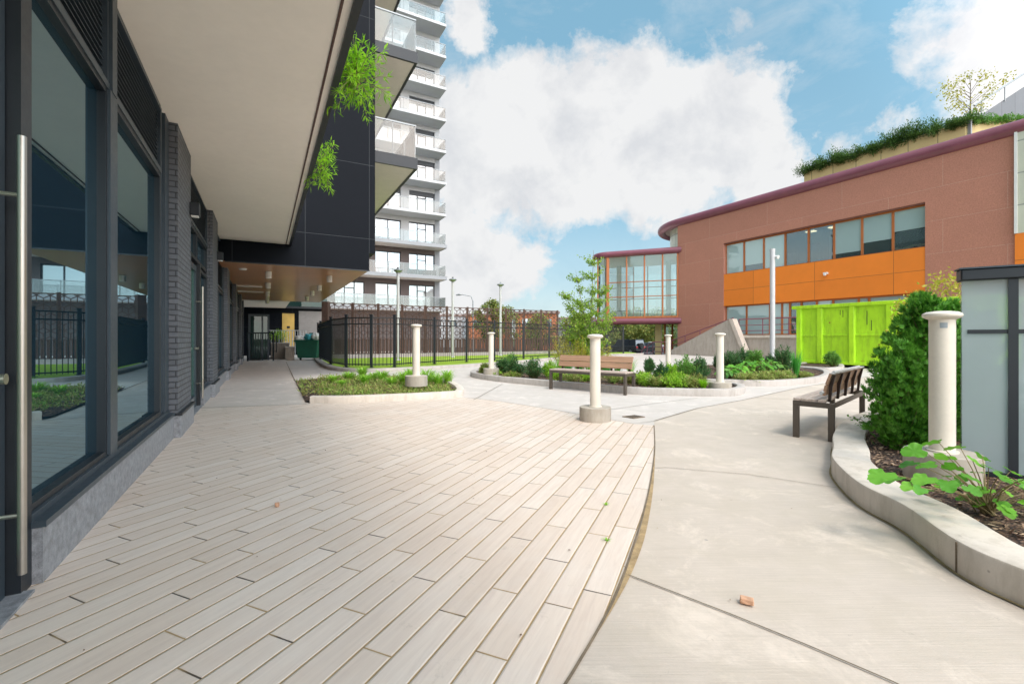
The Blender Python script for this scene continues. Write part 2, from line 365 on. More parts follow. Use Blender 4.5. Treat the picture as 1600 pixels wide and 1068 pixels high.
# ---------------------------------------------------------------- mesh helpers
OFF = {}
class MB:
    def __init__(s): s.v = []; s.f = []; s.smooth = []
    def add(s, vs, fs, smooth=False):
        o = len(s.v); s.v.extend([tuple(x) for x in vs]); s.f.extend([tuple(i+o for i in f) for f in fs]); s.smooth.extend([smooth]*len(fs)); return s
    def prism(s, pts, z0, z1):
        n = len(pts)
        vs = [(p[0], p[1], z0) for p in pts] + [(p[0], p[1], z1) for p in pts]
        a = sum(pts[i][0]*pts[(i+1) % n][1]-pts[(i+1) % n][0]*pts[i][1] for i in range(n))
        fs = [tuple(range(n-1, -1, -1)), tuple(range(n, 2*n))] + [(i, (i+1) % n, n+(i+1) % n, n+i) for i in range(n)]
        if a < 0: fs = [tuple(reversed(f)) for f in fs]
        return s.add(vs, fs)
    def box(s, x0, x1, y0, y1, z0, z1):
        return s.prism([(x0, y0), (x1, y0), (x1, y1), (x0, y1)], z0, z1)
    def stbox(s, s0, s1, t0, t1, z0, z1):
        return s.prism([ST(s0, t0), ST(s0, t1), ST(s1, t1), ST(s1, t0)], z0, z1)
    def bar(s, a, b, w, h=None, up=(0, 0, 1)):
        h = h or w
        a = Vector(a); b = Vector(b); d = (b-a).normalized(); upv = Vector(up)
        if abs(d.dot(upv)) > .99: upv = Vector((1, 0, 0))
        x = d.cross(upv).normalized()*w/2; y = x.cross(d).normalized()*h/2
        vs = [a-x-y, a+x-y, a+x+y, a-x+y, b-x-y, b+x-y, b+x+y, b-x+y]
        return s.add(vs, [(3, 2, 1, 0), (4, 5, 6, 7), (0, 1, 5, 4), (1, 2, 6, 5), (2, 3, 7, 6), (3, 0, 4, 7)])
    def tube(s, pts, rad, n=8, caps=True):
        pts = [Vector(p) for p in pts]
        if not hasattr(rad, '__len__'): rad = [rad]*len(pts)
        vs = []; prev = None
        for i, p in enumerate(pts):
            d = (pts[min(i+1, len(pts)-1)]-pts[max(i-1, 0)])
            d = d.normalized() if d.length > 1e-9 else Vector((0, 0, 1))
            if prev is None: x = d.orthogonal().normalized()
            else:
                x = prev-d*prev.dot(d); x = x.normalized() if x.length > 1e-6 else d.orthogonal().normalized()
            prev = x; y = d.cross(x)
            for k in range(n):
                a = 2*math.pi*k/n; vs.append(p+(x*math.cos(a)+y*math.sin(a))*rad[i])
        fs = []
        for i in range(len(pts)-1):
            for k in range(n):
                k2 = (k+1) % n; fs.append((i*n+k, i*n+k2, (i+1)*n+k2, (i+1)*n+k))
        s.add(vs, fs, True)
        if caps:
            o = len(s.v)-len(vs)
            s.f.append(tuple(o+k for k in range(n-1, -1, -1))); s.smooth.append(False)
            s.f.append(tuple(o+(len(pts)-1)*n+k for k in range(n))); s.smooth.append(False)
        return s
    def lathe(s, prof, c=(0, 0, 0), n=24):
        vs = []; fs = []
        for r, z in prof:
            for k in range(n):
                a = 2*math.pi*k/n; vs.append((c[0]+r*math.cos(a), c[1]+r*math.sin(a), c[2]+z))
        for i in range(len(prof)-1):
            for k in range(n):
                k2 = (k+1) % n; fs.append((i*n+k, i*n+k2, (i+1)*n+k2, (i+1)*n+k))
        s.add(vs, fs, True); o = len(s.v)-len(vs)
        s.f.append(tuple(o+k for k in range(n-1, -1, -1))); s.smooth.append(False)
        s.f.append(tuple(o+(len(prof)-1)*n+k for k in range(n))); s.smooth.append(False)
        return s
    def build(s, name, mat, parent=None, bevel=0, seg=2):
        off = OFF.get(parent.name, (0, 0, 0)) if parent else (0, 0, 0)
        me = bpy.data.meshes.new(name)
        me.from_pydata([(x-off[0], y-off[1], z-off[2]) for x, y, z in s.v], [], s.f)
        me.polygons.foreach_set('use_smooth', s.smooth); me.update(); me.set_sharp_from_angle(angle=R(38))
        o = bpy.data.objects.new(name, me); COL.objects.link(o); o.data.materials.append(mat)
        if parent: o.parent = parent; OFF[o.name] = off
        if bevel:
            b = o.modifiers.new('bevel', 'BEVEL'); b.width = bevel; b.segments = seg; b.limit_method = 'ANGLE'; b.angle_limit = R(40)
        return o
def thing(name, label, cat, loc=(0, 0, 0), rz=0, group=None):
    o = bpy.data.objects.new(name, None); COL.objects.link(o); o.location = loc; o.rotation_euler = (0, 0, rz)
    o.empty_display_size = .1
    o['label'] = label; o['category'] = cat
    if group: o['group'] = group
    if rz == 0: OFF[o.name] = tuple(loc)
    return o
def tag(o, label, cat, group=None, kind=None):
    o['label'] = label; o['category'] = cat
    if group: o['group'] = group
    if kind: o['kind'] = kind
    return o
def struct(o): o['kind'] = 'structure'; return o
def copy_tree(o, parent=None):
    c = o.copy(); COL.objects.link(c); c.parent = parent
    for ch in list(o.children): copy_tree(ch, c)
    return c

def smooth_path(pts, k=6, closed=False):
    out = []; n = len(pts); pts = [np.array(p[:2], float) for p in pts]
    rngi = range(n) if closed else range(n-1)
    for i in rngi:
        if closed: p0, p1, p2, p3 = pts[i-1], pts[i], pts[(i+1) % n], pts[(i+2) % n]
        else: p0, p1, p2, p3 = pts[max(i-1, 0)], pts[i], pts[i+1], pts[min(i+2, n-1)]
        for j in range(k):
            t = j/k
            out.append(tuple(.5*((2*p1)+(-p0+p2)*t+(2*p0-5*p1+4*p2-p3)*t*t+(-p0+3*p1-3*p2+p3)*t**3)))
    if not closed: out.append(tuple(pts[-1]))
    return out
def offset_path(path, d, closed=False):
    out = []; n = len(path)
    for i in range(n):
        a = path[i-1] if (closed or i > 0) else path[i]; b = path[(i+1) % n] if (closed or i < n-1) else path[i]
        tx, ty = b[0]-a[0], b[1]-a[1]; l = math.hypot(tx, ty) or 1
        out.append((path[i][0]-ty/l*d, path[i][1]+tx/l*d))
    return out
def sweep(mb, path, width, z0, z1, closed=False, bv=.015):
    """kerb: outer line = path, body to the LEFT of travel by width, rounded top edges"""
    prof = [(0, z0), (0, z1-bv), (bv*.4, z1-bv*.3), (bv*1.2, z1), (width-bv*1.2, z1), (width-bv*.4, z1-bv*.3), (width, z1-bv), (width, z0)]
    rows = [[(x, y, z) for (x, y) in offset_path(path, o, closed)] for o, z in prof]
    n = len(path); m = len(prof)
    vs = [p for r in rows for p in r]; fs = []
    for j in range(m-1):
        for i in range(n if closed else n-1):
            i2 = (i+1) % n; fs.append((j*n+i, (j+1)*n+i, (j+1)*n+i2, j*n+i2))
    mb.add(vs, [tuple(reversed(f)) for f in fs])
    if not closed:
        mb.add([rows[j][0] for j in range(m)], [tuple(range(m))]); mb.add([rows[j][-1] for j in range(m)], [tuple(range(m-1, -1, -1))])
    return mb
def flat(path, z):
    mb = MB(); p = list(path); n = len(p)
    a = sum(p[i][0]*p[(i+1) % n][1]-p[(i+1) % n][0]*p[i][1] for i in range(n))
    if a < 0: p.reverse()
    mb.add([(x[0], x[1], z) for x in p], [tuple(range(n))]); return mb
def ribbon(mb, pts, w, z):
    l = offset_path(pts, w/2); r = offset_path(pts, -w/2); n = len(pts)
    vs = [(p[0], p[1], z) for p in l]+[(p[0], p[1], z) for p in r]
    mb.add(vs, [(i, n+i, n+i+1, i+1) for i in range(n-1)]); return mb
def inside(poly, x, y):
    c = False; n = len(poly)
    for i in range(n):
        x1, y1 = poly[i][:2]; x2, y2 = poly[i-1][:2]
        if (y1 > y) != (y2 > y) and x < (x2-x1)*(y-y1)/(y2-y1+1e-12)+x1: c = not c
    return c

# ---------------------------------------------------------------- foliage
def leaf_mesh(C, D, Nn, L, W, shape='leaf'):
    """C centres, D long axis, Nn approx normals (k,3); L,W sizes (k,)"""
    k = len(C)
    D = D/np.linalg.norm(D, axis=1)[:, None]
    X = np.cross(D, Nn); X /= (np.linalg.norm(X, axis=1)[:, None]+1e-9)
    Z = np.cross(X, D)
    L = np.asarray(L)[:, None]; W = np.asarray(W)[:, None]
    if shape == 'leaf':      # folded rhombus of two triangles each side
        a = C; b = C+D*L*.45+X*W*.5+Z*W*.12; c = C+D*L-Z*W*.12; d = C+D*L*.45-X*W*.5+Z*W*.12
        v = np.stack([a, b, c, d], 1).reshape(-1, 3)
        i = np.arange(k)[:, None]*4
        f = (i+np.array([[0, 1, 2, 3]]))
    else:                    # thin triangle
        a = C-X*W*.5; b = C+X*W*.5; c = C+D*L
        v = np.stack([a, b, c], 1).reshape(-1, 3)
        f = (np.arange(k)[:, None]*3+np.array([[0, 1, 2]]))
    return v, f
class Leaves:
    def __init__(s): s.v = []; s.f = []; s.n = 0
    def add(s, vf):
        v, f = vf; s.v.append(v); s.f.extend([tuple(x) for x in (f+s.n).tolist()]); s.n += len(v); return s
    def build(s, name, mat, parent=None, smooth=False):
        off = np.array(OFF.get(parent.name, (0, 0, 0)) if parent else (0, 0, 0))
        me = bpy.data.meshes.new(name); me.from_pydata((np.concatenate(s.v)-off).tolist(), [], s.f); me.polygons.foreach_set('use_smooth', [smooth]*len(s.f)); me.update()
        o = bpy.data.objects.new(name, me); COL.objects.link(o); me.materials.append(mat)
        if parent: o.parent = parent; OFF[o.name] = tuple(off)
        return o
def rdir(k):
    v = rng.normal(size=(k, 3)); return v/np.linalg.norm(v, axis=1)[:, None]
def stems_leaves(base, tips, per, L, W, mat_l, spread=.04, start=.3, up=.3, lv=None, stem=None, r=.004, bend=.0):
    """leaves strung along stems from base to each tip"""
    lv = lv or Leaves()
    base = np.array(base, float)
    for tp in tips:
        tp = np.array(tp, float)
        b0 = base+rng.normal(size=3)*[.03, .03, 0]
        mid = (b0+tp)/2+rng.normal(size=3)*bend+np.array([0, 0, bend])
        ts = start+(1-start)*rng.random(per)**.8
        t = ts[:, None]
        ctr = (1-t)**2*b0+2*t*(1-t)*mid+t*t*tp
        ax = tp-b0; ax = ax/np.linalg.norm(ax)
        rd = rdir(per)
        ctr = ctr+rd*spread*rng.random((per, 1))
        d = rd+ax*.6+np.array([0, 0, up])
        lv.add(leaf_mesh(ctr, d, rdir(per)*.6+np.array([0, 0, 1.]), L*(.6+.7*rng.random(per)), W*(.6+.7*rng.random(per))))
        if stem is not None:
            stem.tube([b0, (b0+mid)/2*.5+mid*.25+(b0)*.25, mid*.5+(b0+tp)*.25, (mid+tp)/2, tp], [r, r, r*.8, r*.6, r*.3], 5, False)
    return lv
def dome_tips(c, rx, ry, h, k, low=.15):
    a = rng.random(k)*2*math.pi; q = np.sqrt(rng.random(k))
    z = np.sqrt(np.maximum(0, 1-q*q*.9))*(.75+.35*rng.random(k))
    return [(c[0]+rx*q[i]*math.cos(a[i]), c[1]+ry*q[i]*math.sin(a[i]), c[2]+max(low*h, h*z[i])) for i in range(k)]
def shrub(name, label, cat, c, rx, h, mat, k=26, per=60, L=.05, W=.022, ry=None, group=None, start=.25, up=.3, spread=None):
    t = thing(name, label, cat, c, 0, group)
    st = MB()
    tips = dome_tips(c, rx, ry or rx, h, k)
    lv = stems_leaves(c, tips, per, L, W, mat, spread or rx*.20, start, up, stem=st, r=.006, bend=.02)
    lv.build('foliage', M[mat], t); st.build('stems', M['stem'], t)
    return t
def grass_clump(lv, c, r, h, k, w=.008, droop=.5, seg=4):
    vs = []; fs = []
    for i in range(k):
        a = random.random()*6.283; q = r*.25*random.random()
        b = Vector((c[0]+q*math.cos(a), c[1]+q*math.sin(a), c[2]))
        a2 = a+random.uniform(-.5, .5); out = r*(.3+.8*random.random()); hh = h*(.6+.5*random.random())
        d = Vector((math.cos(a2), math.sin(a2), 0)); x = Vector((-d.y, d.x, 0))
        pv = []
        for j in range(seg+1):
            tt = j/seg
            p = b+d*out*tt**1.5+Vector((0, 0, hh*(tt-droop*tt**2.6)))
            ww = w*(1-tt**1.5*.9)/2
            pv += [p-x*ww, p+x*ww]
        o = len(vs); vs += [tuple(p) for p in pv]
        fs += [(o+2*j, o+2*j+1, o+2*j+3, o+2*j+2) for j in range(seg)]
    lv.add((np.array(vs), np.array(fs)))
def grass(name, label, cat, c, r, h, k, mat='l_grass', w=.008, droop=.5, group=None):
    lv = Leaves(); grass_clump(lv, c, r, h, k, w, droop)
    o = lv.build(name, M[mat]); me = o.data
    for v in me.vertices: v.co -= Vector(c)
    o.location = c
    return tag(o, label, cat, group)
# ================================================================ GROUND
struct(flat([(-900, -900), (900, -900), (900, 900), (-900, 900)], -.83).build('ground', M['earth']))
struct(flat([(2, 30), (160, 25), (160, 120), (-60, 120), (-60, 60), (2, 60)], -.80).build('parking_lot', M['asphalt']))
mb = MB(); mb.prism([(-45, -14), (70, -14), (70, 31), (9.5, 33), (2, 39), (-45, 52)], -.82, 0)
struct(mb.build('plaza_slab', M['slab']))
# plank paving, its right edge is a long curve
edge = [G(990, 662.5), G(1022, 665)]
curve = [G(1022, 665), G(1023, 700), G(1017, 750), G(1006, 800), G(988, 860), G(965, 925), G(935, 985), G(900, 1045), (.12, 1.45), (.0, 1.15), (-.2, .7), (-.5, .1), (-.95, -.55)]
curve_s = smooth_path(curve, 5)
pav = [ST(.3, -1.4), ST(9.4, -1.4)] + [G(480, 631.5), G(560, 630), G(650, 626), G(724, 621), G(780, 627), G(850, 638), G(925, 651)] + [G(990, 662.5)[:2]] + [p[:2] for p in curve_s]
struct(flat(pav, .006).build('plank_paving', M['plank']))
# right-hand broom-finished slab
jl = [G(1022, 658), G(1090, 638), G(1164, 624.5), G(1243, 607), G(1330, 592), G(1400, 583)]
beige = [(p[0], p[1]) for p in curve_s] + [ST(-8, -1.4)[:2], (12, -7), (14, 14)] + [p[:2] for p in reversed(jl)]
struct(flat(beige, .003).build('broom_concrete_path', M['slab_beige']))
sandp = smooth_path([G(1024, 700), G(1021, 760), G(1010, 830), G(990, 890), G(962, 945), G(925, 1005)], 5)
sandq = smooth_path([G(1023, 700), G(1015, 760), G(1000, 830), G(976, 890), G(953, 945), G(924, 1005)], 5)
struct(flat(sandp+list(reversed(sandq)), .009).build('sand_joint', M['sand']))
walkl = [ST(9.4, -1.4), G(480, 631.5), G(462, 597), G(458, 588), G(448, 566), G(470, 560), ST(29, -1.4)]
struct(flat([p[:2] for p in walkl], .003).build('covered_walk', M['slab_left']))
mb = MB()
ribbon(mb, [p[:2] for p in jl], .018, .010)
ribbon(mb, [G(1022, 732)[:2], G(1040, 731)[:2], G(1170, 742)[:2], G(1307, 763)[:2]], .006, .010)
ribbon(mb, [G(982, 900)[:2], G(1060, 930)[:2], G(1140, 961)[:2], G(1260, 1010)[:2], G(1395, 1068)[:2], G(1500, 1120)[:2]], .008, .010)
ribbon(mb, [p[:2] for p in curve_s], .012, .0105)
ribbon(mb, [G(462, 597)[:2], G(457, 587)[:2], G(447, 565)[:2]], .02, .010)
ribbon(mb, [G(480, 631.5)[:2], ST(9.4, -1.0)[:2]], .02, .010)
ribbon(mb, [G(343, 609)[:2], G(467, 607)[:2]], .014, .010)
ribbon(mb, [G(372, 580)[:2], G(452, 579)[:2]], .014, .010)
ribbon(mb, [G(724, 621)[:2], G(780, 627)[:2], G(850, 638)[:2], G(925, 651)[:2], G(990, 662.5)[:2], G(1022, 658)[:2]], .012, .010)
ribbon(mb, [G(905, 647)[:2], G(1010, 632)[:2], G(1090, 622)[:2]], .012, .010)
ribbon(mb, [G(690, 600)[:2], G(640, 583)[:2]], .02, .010)
ribbon(mb, [G(785, 600)[:2], G(740, 625)[:2]], .012, .010)
ribbon(mb, [G(1180, 622)[:2], G(1340, 628)[:2]], .012, .010)
struct(mb.build('pavement_joints', M['joint']))

# ================================================================ KERBED BEDS
def bed(name, path, width, h, label, mul_z, closed=True, mat='curb', path_mulch=None, loc=None):
    a = sum(path[i][0]*path[(i+1) % len(path)][1]-path[(i+1) % len(path)][0]*path[i][1] for i in range(len(path)))
    if closed and a < 0: path = list(reversed(path))
    c = loc or (sum(p[0] for p in path)/len(path), sum(p[1] for p in path)/len(path), 0)
    t = thing(name, label, 'planter', c)
    mb = MB(); sweep(mb, path, width, -.02, h, closed); mb.build('kerb', M[mat], t)
    ip = path_mulch or offset_path(path, width*.8, closed)
    o = flat(ip, mul_z).build('mulch', M['mulch'], t)
    return t, ip
def bump_mulch(ip, n, z, label_parent, size=.03):
    xs = [p[0] for p in ip]; ys = [p[1] for p in ip]; k = 0; C = []
    while len(C) < n and k < n*20:
        k += 1; x = random.uniform(min(xs), max(xs)); y = random.uniform(min(ys), max(ys))
        if inside(ip, x, y): C.append((x, y, z+random.uniform(0, .015)))
    C = np.array(C); kk = len(C); D = rdir(kk); D[:, 2] *= .35
    lv = Leaves(); lv.add(leaf_mesh(C, D, np.tile([0, 0, 1.], (kk, 1))+rdir(kk)*.4, size*(.5+rng.random(kk)), size*.4*(.5+rng.random(kk))))
    o = lv.build('bark_chips', M['chips'], label_parent); o['kind'] = 'stuff'; return o
M['chips'] = leafmat('bark_chips', [(.06, .03, .02), (.15, .08, .05), (.28, .16, .10), (.42, .30, .20)], rough=.9, trans=0)

# bed beside the covered walk (kerb only in front and at the right end)
front1 = smooth_path([G(484, 630), G(520, 630), G(560, 629), G(640, 625.5), G(700, 622), G(722, 619.5), G(723, 612), G(708, 603), G(690, 598)], 6)
back1 = [G(680, 594), G(640, 589.5), G(583, 588), G(530, 589), G(462, 596.5), G(478, 629)]
t1 = thing('planting_bed', 'leaf-shaped bed of grasses with kerb along its front, beside the covered walk', 'planter', (-2.4, 9.6, 0))
mb = MB(); sweep(mb, front1, .16, -.02, .13, False); mb.build('kerb', M['curb_big'], t1)
ip1 = offset_path(front1, .12)+[p[:2] for p in back1]
flat(ip1, .035).build('mulch', M['mulch'], t1)
bump_mulch(ip1, 2200, .037, t1, .05)
# large middle bed
path2 = smooth_path([G(735, 588), G(770, 595), G(812, 599.5), G(870, 605), G(925, 610), G(989, 616), G(1050, 618), G(1101, 619), G(1148, 618.5), G(1165, 612.5), G(1150, 607), G(1100, 604.5), G(1040, 601), G(985, 593), G(930, 586), G(860, 580), G(800, 577.5), G(752, 581)], 5, True)
t2, ip2 = bed('planting_bed', path2, .17, .15, 'long curved bed behind the front bench, with young birch and shrubs', .10)
bump_mulch(ip2, 2500, .10, t2, .06)
path3 = smooth_path([G(1022, 588), G(1045, 595), G(1080, 599), G(1115, 601.5), G(1152, 602.5), G(1190, 603.5), G(1227, 602.5), G(1262, 600), G(1290, 595), G(1298, 588), G(1285, 582), G(1250, 578), G(1200, 574.5), G(1140, 573), G(1080, 574), G(1035, 579)], 5, True)
t3, ip3 = bed('planting_bed', path3, .18, .15, 'rounded bed around the tall white light pole, hostas and iris inside', .10)
bump_mulch(ip3, 1500, .10, t3, .07)
path4 = smooth_path([G(1236, 576.5), G(1268, 579), G(1298, 580.5), G(1318, 578.5), G(1314, 573), G(1285, 570.5), G(1250, 571)], 5, True)
t4, ip4 = bed('planting_bed', path4, .18, .15, 'small far bed with one round shrub, before the lime container', .10)
# raised bed on the right, thick cast wall
path5 = smooth_path([(4.2, .2), (3.4, .55), (2.85, .95), (2.52, 1.33), (2.36, 1.68), G(1600, 950), G(1495, 897), G(1411, 831), G(1340, 789.5), G(1301, 746.6), (3.07, 4.35), (3.42, 4.85), (3.92, 5.45), (4.44, 5.98), (5.15, 6.5), (6.1, 6.9), (7.6, 7.1), (9.5, 7.1)], 6)
path5r = list(reversed(path5))
mb = MB(); ribbon(mb, offset_path(path5, .006), .022, .0105); struct(mb.build('kerb_dirt_shade_line', M['dirtshade']))  # dirt along the wall foot, its dark strip also painted in as contact shade
t5 = thing('raised_planter', 'raised bed with thick curved concrete wall in the right foreground', 'planter', (4.5, 4, 0))
mb = MB(); sweep(mb, path5r, .275, -.02, .175, False, .014); wl = mb.build('planter_wall', M['curb_big'], t5)
ip5 = offset_path(path5r, .25)+[(9.5, .2)]
flat(ip5, .12).build('mulch', M['mulch'], t5)
near5 = [p for p in offset_path(path5r, .25) if p[1] < 6.2]+[(6.5, .4), (6.5, 6.2)]
bump_mulch(near5, 9000, .125, t5, .05)
# cast joint in the wall
a = G(1495.6, 897); nx = Vector((.56, .83, 0)).normalized()
mb = MB(); p0 = Vector(a)
pj = None
for i in range(len(path5)-1):
    q = Vector((path5[i][0], path5[i][1], 0))
    if pj is None or (q-p0).length < (pj[0]-p0).length:
        pj = (q, Vector((path5[i+1][0]-path5[i][0], path5[i+1][1]-path5[i][1], 0)).normalized())
q, tg = pj; inn = Vector((tg.y, -tg.x, 0))
mb.bar(q-inn*.002, q-inn*.002+Vector((0, 0, .165)), .007, .007, up=tuple(tg))
mb.build('wall_joint', M['joint'], t5)

# turf run behind the black fence
fcurb = smooth_path([G(487, 552), G(489, 557), G(492, 563), G(499, 570), G(513, 577), G(543, 580.7), G(577, 581), G(615, 580), G(680, 576.5), G(729, 573.5), G(775, 570), G(825, 566), (3.0, 26.2), (5.2, 29.4), (9.5, 32.8)], 6)
t6 = thing('fence_kerb', 'low pale kerb that carries the black fence round the turf', 'kerb', (-6, 18, 0))
mb = MB(); sweep(mb, fcurb, .3, -.02, .12, False); mb.build('kerb', M['curb'], t6)
turf = offset_path(fcurb, .25)+[(9.6, 37.0), (3.5, 33.6), (-9.6, 25.2)]
tf = flat(turf, .07).build('artificial_turf', M['turf']); struct(tf)

# ================================================================ LEFT BUILDING
SO = 3.78
B = thing('commercial_building', 'dark brick building at the left with glazed shopfronts and cream canopy underside', 'building', ST(7, -2, 0))
mb = MB(); mb.stbox(-3, 28, -12, -1.36, -.02, SO); mb.build('core_wall', M['darkmetal'], B)
mb = MB(); mb.stbox(-3, 14.0, -12, .60, SO, 4.05); mb.build('canopy_soffit', M['soffit'], B)
mb = MB(); mb.stbox(-3, 14.0, .60, .66, SO-.035, 4.3); mb.build('canopy_fascia', M['darkmetal'], B)
mb = MB(); mb.stbox(-3, 14.0, .515, .535, SO-.012, SO); mb.build('drip_groove', M['corten'], B)
mb = MB(); mb.stbox(-3, 14.0, -12, -1.0, 4.05, 5); mb.build('upper_wall', M['darkmetal'], B)
mb = MB(); mb.stbox(14.0, 27.5, -12, 2.76, 3.22, 3.74); mb.stbox(14.0, 27.5, -12, 2.93, 3.74, 17); mb.build('black_cladding', M['black'], B)
mb = MB(); mb.stbox(14.03, 27.45, -1.3, 2.72, 3.195, 3.22); mb.build('wood_soffit', M['woodsoffit'], B)
mb = MB(); mb.stbox(13.985, 14.0, -.9, 2.77, 3.19, 3.222); mb.build('edge_trim', M['darkmetal'], B)
# piers
for s in (6.72, 10.96, 15.2, 19.6, 23.9):
    top = SO if s < 14 else 3.195
    ln = 1.15 if s < 14 else .95
    m_ = MB(); m_.stbox(s+.02, s+ln-.02, -1.36, -.915, .3, top); pr = m_.build('pier', M['brickdark'], B)
    m_ = MB(); m_.stbox(s, s+ln, -1.36, -.88, 0, .27); m_.build('pier_base', M['granite'], pr, bevel=.006)
    m_ = MB(); m_.stbox(s-.012, s+ln+.012, -1.36, -.868, .27, .30); m_.build('base_cap', M['darkmetal'], pr)
def louvre(s0, s1, z0, z1):
    m_ = MB()
    m_.stbox(s0, s1, -1.30, -1.24, z0, z1)
    k = int((z1-z0-.06)/.048)
    for i in range(k):
        z = z0+.04+i*.048
        a0, a1, b0, b1 = ST(s0+.03, -1.03), ST(s1-.03, -1.03), ST(s0+.03, -1.12), ST(s1-.03, -1.12)
        m_.add([(a0[0], a0[1], z), (a1[0], a1[1], z), (b1[0], b1[1], z+.03), (b0[0], b0[1], z+.03),
                (a0[0], a0[1], z+.006), (a1[0], a1[1], z+.006), (b1[0], b1[1], z+.036), (b0[0], b0[1], z+.036)],
               [(0, 1, 2, 3), (7, 6, 5, 4), (4, 5, 1, 0), (3, 2, 6, 7)])
    o = m_.build('louvre', M['framegrey'], B)
    m_ = MB()
    m_.stbox(s0, s1, -1.14, -1.0, z1-.03, z1); m_.stbox(s0, s1, -1.14, -1.0, z0-.02, z0+.03); m_.stbox(s0, s0+.03, -1.14, -1.005, z0+.02, z1-.02); m_.stbox(s1-.03, s1, -1.14, -1.005, z0+.02, z1-.02)
    m_.build('louvre_frame', M['framegrey'], o)
def window(s0, s1, z0, z1, glass='shopglass', fw=.06):
    m_ = MB()
    m_.stbox(s0, s0+fw, -1.12, -1.01, z0, z1); m_.stbox(s1-fw, s1, -1.12, -1.01, z0, z1)
    m_.stbox(s0+fw, s1-fw, -1.12, -1.01, z0, z0+fw); m_.stbox(s0+fw, s1-fw, -1.12, -1.01, z1-fw, z1)
    w = m_.build('window_frame', M['darkmetal'], B)
    m_ = MB(); m_.stbox(s0+fw, s1-fw, -1.09, -1.06, z0+fw, z1-fw); m_.build('pane', M[glass], w)
def plinth(s0, s1):
    m_ = MB(); m_.stbox(s0, s1, -1.36, -.95, 0, .28); p_ = m_.build('plinth', M['granite'], B)
    m_ = MB(); m_.stbox(s0-.01, s1, -1.36, -.935, .28, .31); m_.stbox(s0, s1, -1.36, -.99, .31, .345); m_.build('sill', M['framegrey'], p_)
def door(s0, s1, z1, handle_s, glass='doorglass'):
    m_ = MB(); fw = .09
    m_.stbox(s0, s0+fw, -1.11, -1.04, .02, z1); m_.stbox(s1-fw, s1, -1.11, -1.04, .02, z1)
    m_.stbox(s0+fw, s1-fw, -1.11, -1.04, .02, .22); m_.stbox(s0+fw, s1-fw, -1.11, -1.04, z1-.1, z1)
    d = m_.build('door', M['framegrey'], B)
    m_ = MB(); m_.stbox(s0+fw, s1-fw, -1.09, -1.07, .22, z1-.1); m_.build('pane', M[glass], d)
    m_ = MB(); m_.tube([ST(handle_s, -.94, .16), ST(handle_s, -.94, 2.09)], .016, 12)
    for z in (.42, 1.83): m_.tube([ST(handle_s, -.94, z), ST(handle_s, -1.04, z)], .010, 8)
    m_.build('handle', M['steel'], d)
    m_ = MB(); m_.tube([ST(handle_s+.03, -1.0, 1.02), ST(handle_s+.03, -1.05, 1.02)], .025, 12); m_.build('lock', M['steel'], d)
    m_ = MB(); m_.stbox(s0-.03, s1+.03, -1.15, -.95, 0, .02); m_.build('threshold', M['granite'], d)
# first bay: door, then two big windows over the granite plinth
door(1.86, 2.93, 2.95, 2.80)
m_ = MB(); m_.stbox(2.94, 3.05, -1.36, -.99, 0, SO); m_.stbox(1.72, 1.84, -1.36, -.99, 0, SO); m_.build('door_frame', M['darkmetal'], B)
plinth(3.05, 6.72)
window(3.05, 4.34, .345, 3.02, fw=.035); window(4.52, 6.30, .345, 3.02, fw=.045)
m_ = MB(); m_.stbox(4.34, 4.52, -1.12, -.99, .345, 3.02); m_.stbox(6.30, 6.50, -1.36, -1.03, .345, SO); m_.stbox(6.50, 6.72, -1.36, -1.0, .345, SO); m_.build('mullion', M['framegrey'], B)
louvre(3.05, 4.36, 3.04, 3.74); louvre(4.50, 6.3, 3.04, 3.74); louvre(1.84, 2.94, 3.04, 3.74)
m_ = MB(); m_.stbox(4.37, 4.49, -1.2, -.985, 3.02, SO); m_.stbox(3.05, 6.3, -1.3, -1.01, 3.74, SO); m_.build('head_trim', M['framegrey'], B)
plinth(-2, 1.72); window(-2, 1.72, .345, 3.02); louvre(-2, 1.72, 3.04, 3.74)
# second bay with its door
plinth(7.87, 8.45); window(7.87, 8.45, .345, 2.45)
door(8.55, 9.62, 2.45, 9.5)
m_ = MB(); m_.stbox(8.95, 9.08, -1.069, -1.066, 1.5, 1.72); m_.build('notice', M['white'], B)
plinth(9.75, 10.96); window(9.75, 10.96, .345, 2.45)
m_ = MB(); m_.stbox(8.45, 8.54, -1.36, -.99, 0, 2.5); m_.stbox(9.63, 9.75, -1.36, -.99, 0, 2.5); m_.build('door_frame', M['darkmetal'], B)
window(7.87, 9.4, 2.5, 3.02); window(9.4, 10.96, 2.5, 3.02); louvre(7.87, 10.96, 3.04, 3.74)
for (a_, b_) in ((12.11, 15.2), (16.15, 19.6), (20.55, 23.9), (24.85, 27.8)):
    tz = 3.74 if a_ < 14 else 3.16
    plinth(a_, b_); window(a_, (a_+b_)/2, .345, 2.45); window((a_+b_)/2, b_, .345, 2.45); louvre(a_, b_, 2.5, tz)
m_ = MB(); m_.stbox(27.8, 28.1, -1.36, -.95, 0, 3.19); m_.build('end_pier', M['brickdark'], B)
# wall lamps on the piers
for s in (7.72, 11.9):
    m_ = MB(); m_.stbox(s, s+.13, -.915, -.80, 2.92, 3.10); l = m_.build('wall_lamp', M['darkmetal'], B, bevel=.008)
    m_ = MB(); m_.stbox(s+.02, s+.11, -.90, -.815, 2.905, 2.92); m_.build('lens', M['lampwhite'], l)
